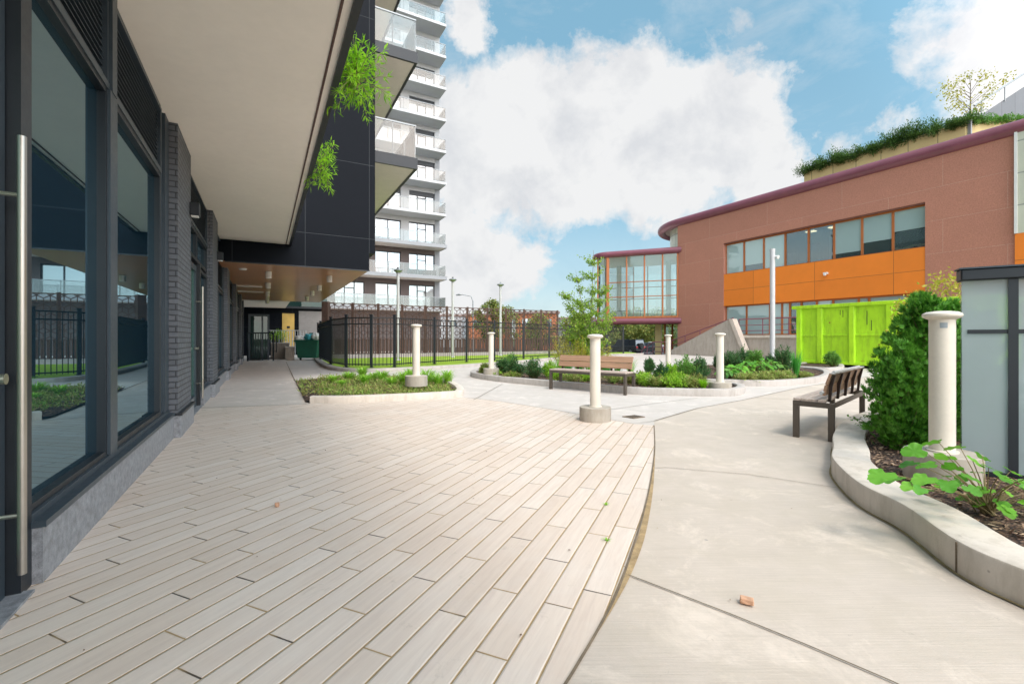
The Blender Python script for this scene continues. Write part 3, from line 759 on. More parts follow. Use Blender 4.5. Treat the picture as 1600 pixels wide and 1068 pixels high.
# downlights below the wood soffit
def on_plane(px, py, z):
    d = (z-HC)*F/(CY-py); return ((px-CX)/F*d, d)
for px, py in ((419.6, 424.5), (418.8, 442), (418, 455), (417.6, 463), (417.5, 468.5), (514.8, 431), (499, 446), (487.8, 454.5), (479.4, 463.5)):
    x, y = on_plane(px, py, 3.19)
    m_ = MB(); m_.lathe([(.085, -.2), (.085, 0)], (x, y, 3.195), 14); l = m_.build('downlight', M['lampwhite'], B)
    m_ = MB(); m_.lathe([(.06, -.004), (.06, 0)], (x, y, 2.995), 12); m_.build('lens', M['white'], l)
for px, py, w_ in ((389, 446.5, .9), (392, 455, .95)):
    x, y = on_plane(px, py, 3.19)
    m_ = MB(); m_.bar((x-.5*N[0]*w_, y-.5*N[1]*w_, 3.17), (x+.5*N[0]*w_, y+.5*N[1]*w_, 3.17), .1, .05); m_.build('strip_light', M['lampwhite'], B)
x, y = on_plane(379, 420, 3.19)
m_ = MB(); m_.lathe([(.09, -.03), (.11, 0)], (x, y, 3.195), 14); m_.build('smoke_detector', M['white'], B)
# balconies of the dark block
for z in (6.64, 10.04, 13.44):
    m_ = MB(); m_.stbox(14.38, 21.4, 2.93, 4.25, z, z+.30); sl = m_.build('balcony', M['balsoffit'], B)
    m_ = MB(); m_.stbox(14.30, 14.38, 2.93, 4.33, z-.02, z+.33); m_.stbox(14.38, 21.5, 4.25, 4.33, z-.02, z+.33); m_.stbox(21.4, 21.5, 2.93, 4.25, z-.02, z+.33)
    m_.build('balcony_fascia', M['darkmetal'], sl)
    m_ = MB(); m_.stbox(14.36, 14.375, 2.96, 4.28, z+.36, z+1.36); m_.stbox(14.42, 21.4, 4.27, 4.285, z+.36, z+1.36); m_.build('glass_rail', M['railglass'], sl)
    m_ = MB(); m_.stbox(14.345, 14.39, 2.94, 4.30, z+1.36, z+1.40); m_.stbox(14.39, 21.42, 4.255, 4.30, z+1.36, z+1.40)
    for t_ in (3.55, 4.27): m_.stbox(14.375, 14.41, t_-.02, t_+.02, z+.33, z+1.36)
    for s_ in (15.6, 16.9, 18.2, 19.5, 20.8): m_.stbox(s_-.02, s_+.02, 4.23, 4.268, z+.33, z+1.36)
    m_.build('handrail', M['railmetal'], sl)
# weeping plants growing over the canopy edge
def hanging(c, r, h, k, label):
    t = thing('trailing_plant', label, 'plant', c)
    st_ = MB(); tips = []
    for i in range(k):
        a = random.random()*6.283; q = math.sqrt(random.random())
        tips.append((c[0]+r*q*math.cos(a), c[1]+r*q*math.sin(a), c[2]+random.uniform(-h*.55, h*.6)))
    lv = stems_leaves(c, tips, 26, .085, .016, 'l_hang', .035, .3, -.25, stem=st_, r=.004, bend=.05)
    lv.build('foliage', M['l_hang'], t); st_.build('stems', M['stem'], t)
c = P(556, 132, 4.95); hanging((c[0], c[1], 3.98), .38, .66, 60, 'larger of two bright green plants hanging over the canopy edge')
c = P(549, 108, 5.0); 
c = P(501, 258, 7.3); hanging((c[0], c[1], 3.95), .22, .72, 30, 'smaller bright green plant on the canopy edge, nearer the black wall')

# glazed vestibule and back yard beyond the covered walk
def stx(px, s):
    r = (px-CX)/F; return s*(.478+.878*r)/(.878-.478*r)
V = thing('back_building', 'low black building closing the far end of the covered walk', 'building', ST(36, 3, 0))
m_ = MB(); TB = stx(514, 36); m_.stbox(36, 44, -8, TB, -.82, 3.3); m_.build('wall', M['black'], V)
m_ = MB(); m_.stbox(35.6, 44, -8, TB+.02, 3.3, 3.45); m_.build('roof_edge', M['darkmetal'], V)
m_ = MB(); m_.stbox(36.2, 44, -8, TB-.1, 3.45, 4.1); m_.build('upper_glazing', M['vestglass'], V)
m_ = MB(); m_.stbox(29, 36, -1.3, 1.3, 3.3, 3.42); m_.build('ceiling_panel', M['soffit'], V)
t0, t1_ = stx(441, 35.9), stx(460, 35.9)
m_ = MB(); m_.stbox(35.92, 36, t0, t1_, .6, 2.95); yd = m_.build('yellow_door', M['yellowdoor'], V)
m_ = MB(); m_.stbox(35.90, 35.92, (t0+t1_)/2-.1, (t0+t1_)/2+.1, 1.9, 2.05); m_.build('vent_hole', M['tyre'], yd)
t0, t1_ = stx(467, 35.9), stx(511, 35.9)
m_ = MB()
for i in range(22): m_.stbox(35.90, 35.96, t0, t1_, .5+i*.12, .5+i*.12+.085)
m_.stbox(35.96, 36, t0, t1_, .5, 3.14); m_.build('slatted_grille', M['grille'], V)
W_ = thing('glass_vestibule', 'dark glazed entrance box at the end of the covered walk', 'entrance', ST(28.5, -.3, 0))
a0, a1 = stx(388, 28.2), stx(421, 28.2)
m_ = MB(); m_.stbox(28.2, 30.4, a0, a0+.1, 0, 2.5); m_.stbox(28.2, 30.4, a1-.1, a1, 0, 2.5); m_.stbox(28.2, 30.4, a0+.1, a1-.1, 2.38, 2.5); m_.stbox(28.2, 28.3, (a0+a1)/2+.12, (a0+a1)/2+.2, 0, 2.38); m_.build('frame', M['framegrey'], W_)
m_ = MB(); m_.stbox(28.24, 28.28, a0+.1, (a0+a1)/2+.12, .05, 2.38); m_.stbox(28.24, 28.28, (a0+a1)/2+.2, a1-.1, .05, 2.38); m_.stbox(28.3, 30.3, a0+.02, a0+.05, .1, 2.38); m_.stbox(28.3, 30.3, a1-.05, a1-.02, .1, 2.38); m_.build('pane', M['vestglass'], W_)
m_ = MB(); m_.stbox(30.3, 30.4, a0+.1, a1-.1, 0, 2.38); m_.build('back_panel', M['darkmetal'], W_)
# gate
def gpx(px, d, z=0): return ((px-CX)/F*d, d, z)
ga, gb = Vector(gpx(387, 23.8)), Vector(gpx(427, 24.0))
T = thing('metal_gate', 'black tubular metal gate standing before the dark glazed entrance', 'gate', tuple(ga))
m_ = MB()
for p_ in (ga, gb): m_.bar(p_, p_+Vector((0, 0, 1.5)), .06)
for z in (.14, 1.48): m_.bar(ga+Vector((0, 0, z)), gb+Vector((0, 0, z)), .05)
m_.build('frame', M['fence'], T)
m_ = MB()
for i in range(1, 10):
    p_ = ga.lerp(gb, i/10); m_.bar(p_+Vector((0, 0, .14)), p_+Vector((0, 0, 1.47)), .018)
m_.build('bars', M['fence'], T)
m_ = MB(); m_.bar(gb+Vector((.12, .1, .45)), gb+Vector((.12, .1, 1.35)), .04); m_.bar(gb+Vector((-.02, .1, .5)), gb+Vector((.12, .1, .5)), .03); m_.build('pull_bar', M['fence'], T)
# low concrete walls, rail, bin
T = thing('yard_wall', 'low beige concrete wall with bright shrubs on it, right of the gate', 'wall', gpx(436, 26))
m_ = MB(); m_.prism([gpx(423, 26)[:2], gpx(452, 26)[:2], gpx(452, 29)[:2], gpx(423, 29)[:2]], 0, .93); m_.build('low_wall', M['wallconc'], T, bevel=.01)
m_ = MB(); m_.prism([gpx(445.5, 24.8)[:2], gpx(460, 24.8)[:2], gpx(460, 27.5)[:2], gpx(445.5, 27.5)[:2]], 0, .72); m_.build('end_block', M['wallconc'], T, bevel=.01)
ra, rb = Vector(gpx(419, 29.5, .1)), Vector(gpx(478, 29.5, .1))
T = thing('guard_rail', 'pale metal guard rail above the beige yard wall', 'railing', tuple(ra))
m_ = MB(); m_.bar(ra+Vector((0, 0, 1.6)), rb+Vector((0, 0, 1.6)), .05); m_.build('top_rail', M['pole'], T)
m_ = MB()
for i in range(0, 15):
    p_ = ra.lerp(rb, i/14); m_.bar(p_, p_+Vector((0, 0, 1.58)), .03 if i % 3 else .05)
m_.build('bars', M['pole'], T)
shrub('yard_shrub', 'lime green shrub behind the guard rail, left one', 'shrub', (*gpx(428, 28.3)[:2], .9), .45, .8, 'l_lime', 14, 26, .09, .04, group=None)
shrub('yard_shrub', 'lime green shrub behind the guard rail, by the yellow door', 'shrub', (*gpx(440, 28.4)[:2], .9), .5, .9, 'l_lime', 16, 26, .09, .04, group=None)
ba = Vector(gpx(460.5, 24.6)); bb = Vector(gpx(488, 24.6))
T = thing('waste_bin', 'dark green wheeled waste container overfilled with bags', 'waste container', tuple(ba.lerp(bb, .5)))
m_ = MB(); w0 = ba.x; w1 = gpx(496, 24.6)[0]
m_.add([(w0+.1, 24.7, .12), (w1-.1, 24.7, .12), (w1-.1, 25.6, .12), (w0+.1, 25.6, .12), (w0, 24.6, 1.08), (w1, 24.6, 1.08), (w1, 25.7, 1.08), (w0, 25.7, 1.08)],
       [(3, 2, 1, 0), (4, 5, 6, 7), (0, 1, 5, 4), (1, 2, 6, 5), (2, 3, 7, 6), (3, 0, 4, 7)])
m_.build('body', M['greenbin'], T, bevel=.02)
m_ = MB(); m_.prism([(w0-.04, 24.55), (w1+.04, 24.55), (w1+.04, 24.66), (w0-.04, 24.66)], 1.0, 1.10); m_.build('rim', M['greenbin'], T)
m_ = MB(); m_.prism([(w0+.32, 25.65), (w1, 25.65), (w1, 25.72), (w0+.32, 25.72)], 1.08, 1.5); m_.build('lid', M['greenbin'], T)
for x in (w0+.2, w1-.2):
    m_ = MB(); m_.tube([(x-.03, 24.85, .08), (x+.03, 24.85, .08)], .08, 12); m_.build('wheel', M['tyre'], T)
def bag(name, label, cat, c, r, mat):
    bm = bmesh.new(); bmesh.ops.create_icosphere(bm, subdivisions=3, radius=1)
    for v in bm.verts:
        k = 1+.22*math.sin(v.co.x*5+c[0]*9)*math.sin(v.co.y*6)+.12*math.sin(v.co.z*11+c[1]*3)
        v.co = Vector((v.co.x*r[0]*k, v.co.y*r[1]*k, v.co.z*r[2]*k))
    me = bpy.data.meshes.new(name); bm.to_mesh(me); bm.free()
    for p_ in me.polygons: p_.use_smooth = True
    o = bpy.data.objects.new(name, me); COL.objects.link(o); o.location = c; me.materials.append(mat); tag(o, label, cat)
bag('refuse_bag', 'white refuse bag slumped over the left edge of the green container', 'bag', (w0+.12, 24.9, 1.20), (.26, .24, .14), M['white'])
bag('refuse_bag', 'teal refuse bag in the middle of the green container', 'bag', (w0+.60, 25.0, 1.24), (.26, .25, .2), M['bag_teal'])
bag('refuse_bag', 'large pale bag at the right end of the green container', 'bag', (w0+.98, 24.95, 1.28), (.20, .22, .22), M['white'])

# ================================================================ TOWER
TW = thing('apartment_tower', 'tall pale apartment tower with glass balconies on every storey', 'building', ST(45, 8, 0))
TR = 15.0; TL = 0.5; S0 = 42.3
zb0 = 3.72; ST_H = 2.965; NF = 13
bays = [(12.0, 14.5), (8.9, 11.2), (5.4, 7.9), (1.8, 4.4)]
mb = MB(); mb.stbox(S0+.35, 58, TL, TR, -.82, zb0+ST_H*NF); mb.build('core', M['towergrey'], TW)
mb = MB(); mb.stbox(S0-.1, S0+.35, TL, TR, -.82, zb0); mb.build('podium_wall', M['towerbrown'], TW)
for k in range(NF):
    zf = zb0+k*ST_H; wm = 'towerbrown' if k < 2 else 'towerwhite'
    if k == 2: wm = 'towerwhite'
    top = zf+ST_H; wt = zf+2.55
    m_ = MB()
    for (a_, b_) in zip([TL]+[b[1] for b in reversed(bays)], [b[0] for b in reversed(bays)]+[14.98]):
        if a_ < 14.4: m_.stbox(S0, S0+.35, a_, b_, zf+.24, wt)
    m_.stbox(S0, S0+.35, TL, 14.98, wt, top); m_.build('wall_band', M[wm], TW)
    m_ = MB(); m_.stbox(S0-.012, S0+.35, 14.5, TR, zf+.24, top-.003); m_.build('corner_pier', M['towergrey' if k < 5 else 'towerwhite'], TW)
    for bi, (a_, b_) in enumerate(bays):
        m_ = MB(); n_ = 3 if bi % 2 == 0 else 2; fw = .07
        for j in range(n_+1):
            x = a_+(b_-a_)*j/n_; m_.stbox(S0+.16, S0+.28, max(a_, x-fw/2), min(b_, x+fw/2), zf+.25, wt-.01)
        m_.stbox(S0+.14, S0+.30, a_, b_, wt-.38 if k > 2 else wt-.09, wt-.01); m_.stbox(S0+.14, S0+.26, a_, b_, zf+.25, zf+.33)
        if bi % 2 == 0: m_.stbox(S0+.17, S0+.27, a_+(b_-a_)/3, b_-(b_-a_)/3, wt-.62, wt-.55)
        wf = m_.build('window', M['towerframe'], TW)
        for j in range(n_):
            x0 = a_+(b_-a_)*j/n_+.03; x1 = a_+(b_-a_)*(j+1)/n_-.03
            if j == 0 or (k*7+bi*3) % 4 == 1 or k > 1:
                pass
        m_ = MB(); m_.stbox(S0+.24, S0+.34, a_+.02, b_-.02, zf+.3, wt-.08); m_.build('pane', M['towerglass2' if (k*5+bi*3) % 3 == 0 else 'towerglass'], wf)
    dk = k < 3
    m_ = MB(); m_.stbox(40.5, S0+.1, TL, TR+.02, zf, zf+.24); sl = m_.build('balcony', M['balsoffit' if dk else 'towerwhite'], TW)
    if dk:
        m_ = MB(); m_.stbox(40.44, 40.5, TL, TR+.08, zf-.02, zf+.30); m_.stbox(40.5, S0, TR+.02, TR+.08, zf-.02, zf+.30); m_.build('edge_band', M['towergrey'], sl)
    m_ = MB(); m_.stbox(40.56, 40.575, TL, TR-.04, zf+.30, zf+1.25); m_.stbox(40.6, S0, TR-.05, TR-.035, zf+.30, zf+1.25); m_.build('glass_rail', M['railglass'], sl)
    m_ = MB(); m_.stbox(40.54, 40.60, TL, TR-.02, zf+1.25, zf+1.30); m_.stbox(40.6, S0, TR-.07, TR-.02, zf+1.25, zf+1.30)
    x = TR-.05
    while x > TL: m_.stbox(40.575, 40.61, x-.02, x+.02, zf+.24, zf+1.25); x -= 1.32
    m_.build('handrail', M['railmetal'], sl)
# furniture-dark shapes seen on one balcony
m_ = MB(); m_.stbox(41.0, 41.6, 11.6, 14.2, zb0+ST_H+.24, zb0+ST_H+.85); m_.build('balcony_box', M['darkmetal'], TW)

# ================================================================ RED BUILDING
T0 = 29.0; RB = 10.1
M['officewall'] = plain('office_wall', (.20, .19, .16), .8)
def lampmat():
    m, nt, out = newmat('office_lamp'); e = nd(nt, 'ShaderNodeEmission', {'Color': (1, .85, .5, 1), 'Strength': 1.6}); nt.links.new(e.outputs[0], out.inputs[0]); return m
M['officelamp'] = lampmat()
C_ = thing('civic_building', 'terracotta panelled building with orange bands and a purple roof rim', 'building', ST(15, 31, 0))
wl0, wl1 = 25.6, 7.0; ws0, ws1 = 21.45, 10.1
mb = MB()
mb.stbox(wl1, wl0, T0, T0+.4, 8.0, RB+.25); mb.stbox(ws0, wl0, T0, T0+.4, -.82, 8.0); mb.stbox(wl1, ws1, T0, T0+.4, -.82, 8.0)
mb.build('panel_wall', M['redpanel'], C_)
mb = MB(); mb.stbox(wl0-.4, wl0, T0+.4, T0+1.4, -.82, RB+.2); mb.stbox(-6, wl0-.4, T0+1.6, T0+14, -.82, RB); mb.build('inner_wall', M['redframe'], C_)
mb = MB(); mb.stbox(ws1, ws0, T0+.02, T0+.4, 3.5, 5.77); mb.build('orange_band', M['orange'], C_)
mb = MB(); mb.stbox(ws1, ws0, T0+.05, T0+.7, 7.94, 8.0); mb.build('window_head', M['redframe'], C_)
def wrow(edges, z0, z1, dark=(), glass='blindglass', t=T0+.28):
    for i, (a_, b_) in enumerate(zip(edges[:-1], edges[1:])):
        m_ = MB(); fw = .055; lo, hi = min(a_, b_), max(a_, b_)
        m_.stbox(lo, lo+fw, t-.05, t+.1, z0, z1); m_.stbox(hi-fw, hi, t-.05, t+.1, z0, z1); m_.stbox(lo+fw, hi-fw, t-.05, t+.1, z0, z0+fw); m_.stbox(lo+fw, hi-fw, t-.05, t+.1, z1-fw*1.6, z1)
        w = m_.build('window', M['orangeframe'], C_)
        split = {1: .18, 2: .0, 5: .12, 6: .3, 7: .45}.get(i, 0) if glass == 'blindglass' and z0 > 5 else 0
        zz = z0+fw+split*(z1-z0)
        g = 'darkglass' if i in dark else glass
        m_ = MB(); m_.stbox(lo+fw, hi-fw, t, t+.02, zz, z1-fw); m_.build('pane', M[g], w)
        if split: m_ = MB(); m_.stbox(lo+fw, hi-fw, t+.005, t+.025, z0+fw, zz); m_.build('lower_pane', M['darkglass'], w)
ed = [ws0-(ws0-ws1)*i/8 for i in range(9)]
wrow(ed, 5.77, 7.94, dark=(3, 4))
mb = MB(); mb.stbox(ws1, ws0, T0+1.45, T0+1.55, 5.77, 7.94); mb.build('office_back', M['officewall'], C_)
for s_ in (16.0, 14.7, 13.2):
    mb = MB(); mb.stbox(s_-.25, s_+.25, T0+.75, T0+1.1, 7.80, 7.86); mb.build('ceiling_light', M['officelamp'], C_)
for s_, w_, h_ in ((15.9, .25, 1.2), (14.6, .35, 1.6), (17.3, .3, .9)):
    mb = MB(); mb.stbox(s_-w_, s_+w_, T0+.9, T0+1.3, 5.8, 5.8+h_); mb.build('office_cabinet', M['cwhite'], C_)
ge = [ws0, 19.85, 18.2, 17.4, 16.9, 16.2, 15.3, 14.4, 13.1, 12.6, 10.9, ws1]
wrow(ge, 1.42, 3.5, dark=(4, 5), glass='blindglass')
mb = MB(); mb.stbox(ws1, ws0, T0+.25, T0+.4, -.82, 1.42); mb.build('base_wall', M['wallconc'], C_)
mb = MB(); mb.stbox(15.45, 15.9, T0+.2, T0+.225, 2.55, 2.68); mb.build('door_notice', M['white'], C_)
m_ = MB(); m_.stbox(14.55, 14.75, T0-.16, T0+.02, 4.95, 5.05); m_.stbox(14.6, 14.7, T0-.22, T0-.1, 4.86, 4.97); m_.build('security_camera', M['white'], C_)
# rim tube with rounded end, and the curved white drum under it
rc = ST(wl0, T0+4.2)
rim = [ST(-6, T0+.1, 10.42), ST(wl0, T0+.1, 10.42)]
arc = []
for i in range(1, 22):
    a = R(i*8); arc.append(ST(wl0+4.1*math.sin(a), T0+4.2-4.1*math.cos(a), 10.42))
mb = MB(); mb.tube(rim[:1]+[ST(s, T0+.1, 10.42) for s in (4, 12, 20)]+[rim[1]]+arc, .33, 16); mb.build('roof_rim', M['maroon'], C_)
dr = [ST(wl0, T0+.45)[:2]]+[ST(wl0+3.4*math.sin(R(i*8)), T0+4.2-3.4*math.cos(R(i*8)))[:2] for i in range(1, 22)]+[ST(wl0-.5, T0+7.6)[:2], ST(wl0-.5, T0+.45)[:2]]
mb = MB(); mb.prism(dr, 8.1, 10.3); mb.build('curved_upper_wall', M['creamglaze'], C_)
mb = MB(); rr = [ST(wl0+4.1*math.sin(R(i*8)), T0+4.2-4.1*math.cos(R(i*8)))[:2] for i in range(0, 23)]+[ST(-6, T0+8)[:2], ST(-6, T0+.1)[:2]]
mb.prism(rr, 10.32, 10.44); mb.build('roof_deck', M['farroof'], C_)
# right hand bay beyond the red wall
mb = MB(); mb.stbox(-6, wl1-.02, T0-.1, T0+.4, 5.77, RB+.1); mb.build('cream_bay', M['creamglaze'], C_)
mb = MB(); mb.stbox(wl1-.10, wl1-.01, T0-.16, T0-.1, 5.77, RB+.1); mb.build('corner_trim', M['white'], C_)
mb = MB(); mb.stbox(-6, wl1-.02, T0-.1, T0+.4, -.82, 5.77); mb.build('orange_bay', M['orange'], C_)
# set-back cream parapet
mb = MB(); mb.stbox(9.2, 17.0, T0+2.0, T0+2.3, 10.3, 12.1); pw = mb.build('parapet', M['cream'], C_)
a = Vector(ST(9.2, T0+2.0)); b = a+Vector((6.0, -.35, 0))
mb = MB(); mb.prism([tuple(a)[:2], tuple(b)[:2], (b.x, b.y+.3), (a.x+.2, a.y+.3)], 10.3, 12.1); mb.build('parapet_return', M['cream'], C_)
mb = MB(); mb.bar(a+Vector((.12, -.02, 10.4)), a+Vector((.12, -.02, 12.12)), .32, .06); mb.build('parapet_pilaster', M['towergrey'], C_)
mb = MB(); mb.stbox(17.0, 18.3, T0+2.4, T0+2.7, 10.3, 11.5); mb.build('parapet_step', M['cream'], C_)
# grey metal-clad stair head with rail
q0 = P(1521, 182, 27); q1 = P(1760, 55, 29.5)
mb = MB(); mb.add([(q0[0], q0[1], 12.0), (q1[0], q1[1], 12.0), (q1[0], q1[1], q1[2]+1), (q0[0], q0[1], q0[2]-.2), (q0[0]+2, q0[1]+4, 12.0), (q1[0]+2, q1[1]+4, 12.0), (q1[0]+2, q1[1]+4, q1[2]+1), (q0[0]+2, q0[1]+4, q0[2]-.2)],
    [(0, 1, 2, 3), (7, 6, 5, 4), (3, 2, 6, 7), (0, 3, 7, 4), (1, 5, 6, 2)]); mb.build('sloping_stair_head', M['greyclad'], C_)
mb = MB(); a = Vector((q0[0], q0[1]-.05, q0[2]+.6)); b = Vector((q1[0], q1[1]-.05, q1[2]+1.8))
mb.tube([a, b], .05, 8)
for i in range(7): p_ = a.lerp(b, (i+.3)/7); mb.tube([p_, p_+Vector((0, 0, -.9))], .035, 6)
mb.build('roof_rail', M['railmetal'], C_)
mb = MB(); a = Vector(ST(18.4, T0+2.3, 10.7)); b = Vector(ST(20.8, T0+2.3, 10.7))
mb.bar(a+Vector((0, 0, .5)), b+Vector((0, 0, -.0)), .07); mb.bar(a+Vector((0, 0, .15)), b+Vector((0, 0, .15)), .06)
for i in range(5): p_ = a.lerp(b, i/4); mb.bar(p_+Vector((0, 0, -.3)), p_+Vector((0, 0, .15)), .05)
mb.build('roof_ladder', M['railmetal'], C_)

# projecting glass lounge
LA = Vector((13.2, 36.3, 0)); ld = Vector((-.924, .38, 0)); lb = Vector((.38, .924, 0))
LL = 5.55; LD = 6.0
def LP(a, b, z=0): v = LA+ld*a+lb*b; return (v.x, v.y, z)
base = [LP(0, 0), LP(LL, 0)]+[LP(LL+1.3*math.sin(R(i*15)), 1.3-1.3*math.cos(R(i*15))) for i in range(1, 7)]+[LP(LL+1.3, LD)]
mb = MB(); mb.prism([p[:2] for p in base]+[LP(-1.5, LD)[:2]], 2.55, 2.80); mb.build('lounge_floor', M['white'], C_)
mb = MB(); mb.prism([p[:2] for p in base]+[LP(-1.5, LD)[:2]], 7.98, 8.35); mb.build('lounge_ceiling', M['soffit'], C_)
for z in (8.22, 2.58):
    mb = MB(); mb.tube([(p[0], p[1], z) for p in [LP(-.3, 0)]+base[1:]], .26, 14); mb.build('lounge_rim', M['maroon'], C_)
mul = [0, 1.0, 2.3, 3.35, 4.35]
mb = MB(); zlo, zhi = 2.84, 7.96
for a in (.0, 1.13, 2.55, 3.98, LL): mb.bar(LP(a, 0, zlo), LP(a, 0, zhi), .10 if a < LL else .22)
for z in (4.62, 5.85): mb.bar(LP(0, 0, z), LP(LL, 0, z), .06)
for i in (3, 6): mb.bar((base[i+1][0], base[i+1][1], zlo), (base[i+1][0], base[i+1][1], zhi), .10)
mb.bar(LP(LL+1.3, LD, zlo), LP(LL+1.3, LD, zhi), .14)
mb.bar(LP(0, 0, 2.92), LP(LL, 0, 2.92), .10, .14)
mb.build('lounge_mullions', M['orangeframe'], C_)
mb = MB()
for a in (.3, 1.6, 2.9, 4.2, 5.5, 6.6): mb.bar(LP(a, LD, zlo), LP(a, LD, zhi), .10)
for z in (4.9, 6.0): mb.bar(LP(0, LD, z), LP(LL+1.3, LD, z), .07)
mb.build('lounge_back_mullions', M['orangeframe'], C_)
mb = MB()
bp = [base[0]]+base[1:]
for p_, q_ in zip(bp[:-1], bp[1:]):
    mb.add([(p_[0], p_[1], zlo), (q_[0], q_[1], zlo), (q_[0], q_[1], zhi), (p_[0], p_[1], zhi)], [(0, 1, 2, 3)])
mb.build('lounge_glass', M['clearglass'], C_)
mb = MB(); p_, q_ = LP(-1.3, LD), LP(LL+1.3, LD)
mb.add([(p_[0], p_[1], zlo), (q_[0], q_[1], zlo), (q_[0], q_[1], zhi), (p_[0], p_[1], zhi)], [(0, 1, 2, 3)]); mb.build('lounge_rear_glass', M['clearglass'], C_)
for a, b in ((.9, 3.6), (5.4, 5.0)):
    mb = MB(); mb.tube([LP(a, b, zlo-.04), LP(a, b, zhi)], .22, 16); mb.build('lounge_column', M['cwhite'], C_)
mb = MB(); mb.prism([LP(.0, 3.0)[:2], LP(-1.4, 3.0)[:2], LP(-1.4, LD)[:2], LP(.0, LD)[:2]], zlo-.04, zhi); mb.build('lounge_core_wall', M['cwhite'], C_)
mb = MB(); mb.prism([LP(1.9, 2.2)[:2], LP(1.4, 2.2)[:2], LP(1.4, 2.9)[:2], LP(1.9, 2.9)[:2]], -.82, 2.5); mb.build('lounge_support', M['cream'], C_)
for a in (1.1, .5, 0): 
    mb = MB(); mb.bar(LP(a, 2.2, -.8), LP(a, 2.2, 2.5), .12); mb.build('lower_post', M['orangeframe'], C_)
mb = MB(); mb.add([LP(1.1, 2.25, -.8), LP(-.8, 2.25, -.8), LP(-.8, 2.25, 2.5), LP(1.1, 2.25, 2.5)], [(0, 1, 2, 3)]); mb.build('lower_glass', M['darkglass'], C_)
def small_table(c, label):
    t = thing('lounge_table', label, 'table', c)
    m_ = MB(); m_.lathe([(.45, .70), (.45, .74)], c, 16); m_.build('tabletop', M['darkmetal'], t)
    m_ = MB(); m_.tube([(c[0], c[1], c[2]), (c[0], c[1], c[2]+.7)], .04, 8); m_.build('leg', M['darkmetal'], t)
small_table(LP(4.6, 1.5, 2.805), 'small dark round table in the glass lounge, beside its left corner')
small_table(LP(3.0, 1.2, 2.805), 'small dark round table in the middle of the glass lounge')
small_table(LP(1.3, 1.6, 2.805), 'small dark round table in the glass lounge, nearest the red wall')

# concrete stair with platform
S_ = thing('concrete_stair', 'beige concrete stair flank and platform below the orange band', 'stairs', ST(18, 26.5, 0))
mb = MB()
tri = [(24.4, -.05), (18.95, 2.36), (18.75, 2.40), (17.75, -.05)]
v = [ST(s, 26.0, z) for s, z in tri]+[ST(s, 26.3, z) for s, z in tri]
mb.add(v, [(0, 1, 2, 3), (7, 6, 5, 4), (0, 4, 5, 1), (1, 5, 6, 2), (2, 6, 7, 3)]); mb.build('stair_flank', M['wallconc'], S_)
mb = MB(); mb.add([ST(18.80, 25.9, 2.42), ST(18.55, 25.9, 2.42), ST(17.5, 25.9, -.02), ST(17.75, 25.9, -.02), ST(18.80, 26.35, 2.42), ST(18.55, 26.35, 2.42), ST(17.5, 26.35, -.02), ST(17.75, 26.35, -.02)],
    [(0, 1, 2, 3), (7, 6, 5, 4), (1, 5, 6, 2), (0, 4, 5, 1), (0, 3, 7, 4)]); mb.build('raking_edge', M['slab_left'], S_)
mb = MB(); mb.stbox(4, 19, 26.45, T0+.2, -.8, 1.22); mb.build('platform', M['wallconc'], S_)
mb = MB(); mb.stbox(4, 18.6, 26.36, T0+.24, 1.22, 1.38); mb.build('platform_edge', M['curb_big'], S_)
mb = MB()
for i in range(12):
    z1 = 1.38-(i+1)*.115
    mb.stbox(19+i*.42, 19+(i+1)*.42, 26.5, T0-.3, -.5, z1)
mb.build('steps', M['wallconc'], S_)
H_ = thing('stair_handrail', 'maroon metal handrail running up the stair and along the platform', 'railing', ST(20, 26.4, 0))
mb = MB()
def rail(a, b, posts, h=1.0):
    a = Vector(a); b = Vector(b)
    for k in (1, .62, .28): mb.tube([a+Vector((0, 0, h*k)), b+Vector((0, 0, h*k))], .035 if k == 1 else .022, 8)
    for i in range(posts): p_ = a.lerp(b, i/(posts-1)); mb.tube([p_, p_+Vector((0, 0, h))], .03, 6)
rail(ST(18.5, 26.5, 1.38), ST(6, 26.5, 1.38), 9)
rail(ST(18.9, 26.5, 1.5), ST(24.0, 26.5, .0), 5, 1.0)
rail(ST(24.0, 26.5, -.1), ST(25.8, 26.5, -.1), 3, 1.0)
rail(ST(25.8, 26.5, -.1), ST(27.0, 26.5, -.8), 3, 1.0)
mb.build('rails', M['maroon'], H_)
# ================================================================ BLACK FENCE
posts = [P(497, 560, 26.2)[:2], P(501, 560, 23.4)[:2], P(517, 569, 18.9)[:2], P(541, 573, 17.1)[:2], P(580, 573.7, 16.9)[:2], P(616.5, 572.6, 17.2)[:2], P(679, 567.5, 19.3)[:2], P(729, 565, 21.0)[:2], P(772.5, 562.6, 22.4)[:2], P(818, 560, 24.3)[:2],
         (2.15, 26.3), (3.6, 28.3), (5.1, 30.1), (6.6, 31.6), (8.05, 32.9)]
Fn = thing('metal_fence', 'black picket fence with square posts standing on the pale kerb', 'fence', (*posts[4], 0))
ztop = 2.0; zb = .12
for i, p_ in enumerate(posts):
    mb = MB(); mb.box(p_[0]-.045, p_[0]+.045, p_[1]-.045, p_[1]+.045, zb-.02, ztop+.06)
    q = mb.build('post', M['fence'], Fn)
    mb = MB(); mb.box(p_[0]-.06, p_[0]+.06, p_[1]-.06, p_[1]+.06, ztop+.06, ztop+.085); mb.box(p_[0]-.09, p_[0]+.09, p_[1]-.09, p_[1]+.09, zb-.002, zb+.012); mb.build('post_cap', M['fence'], q)
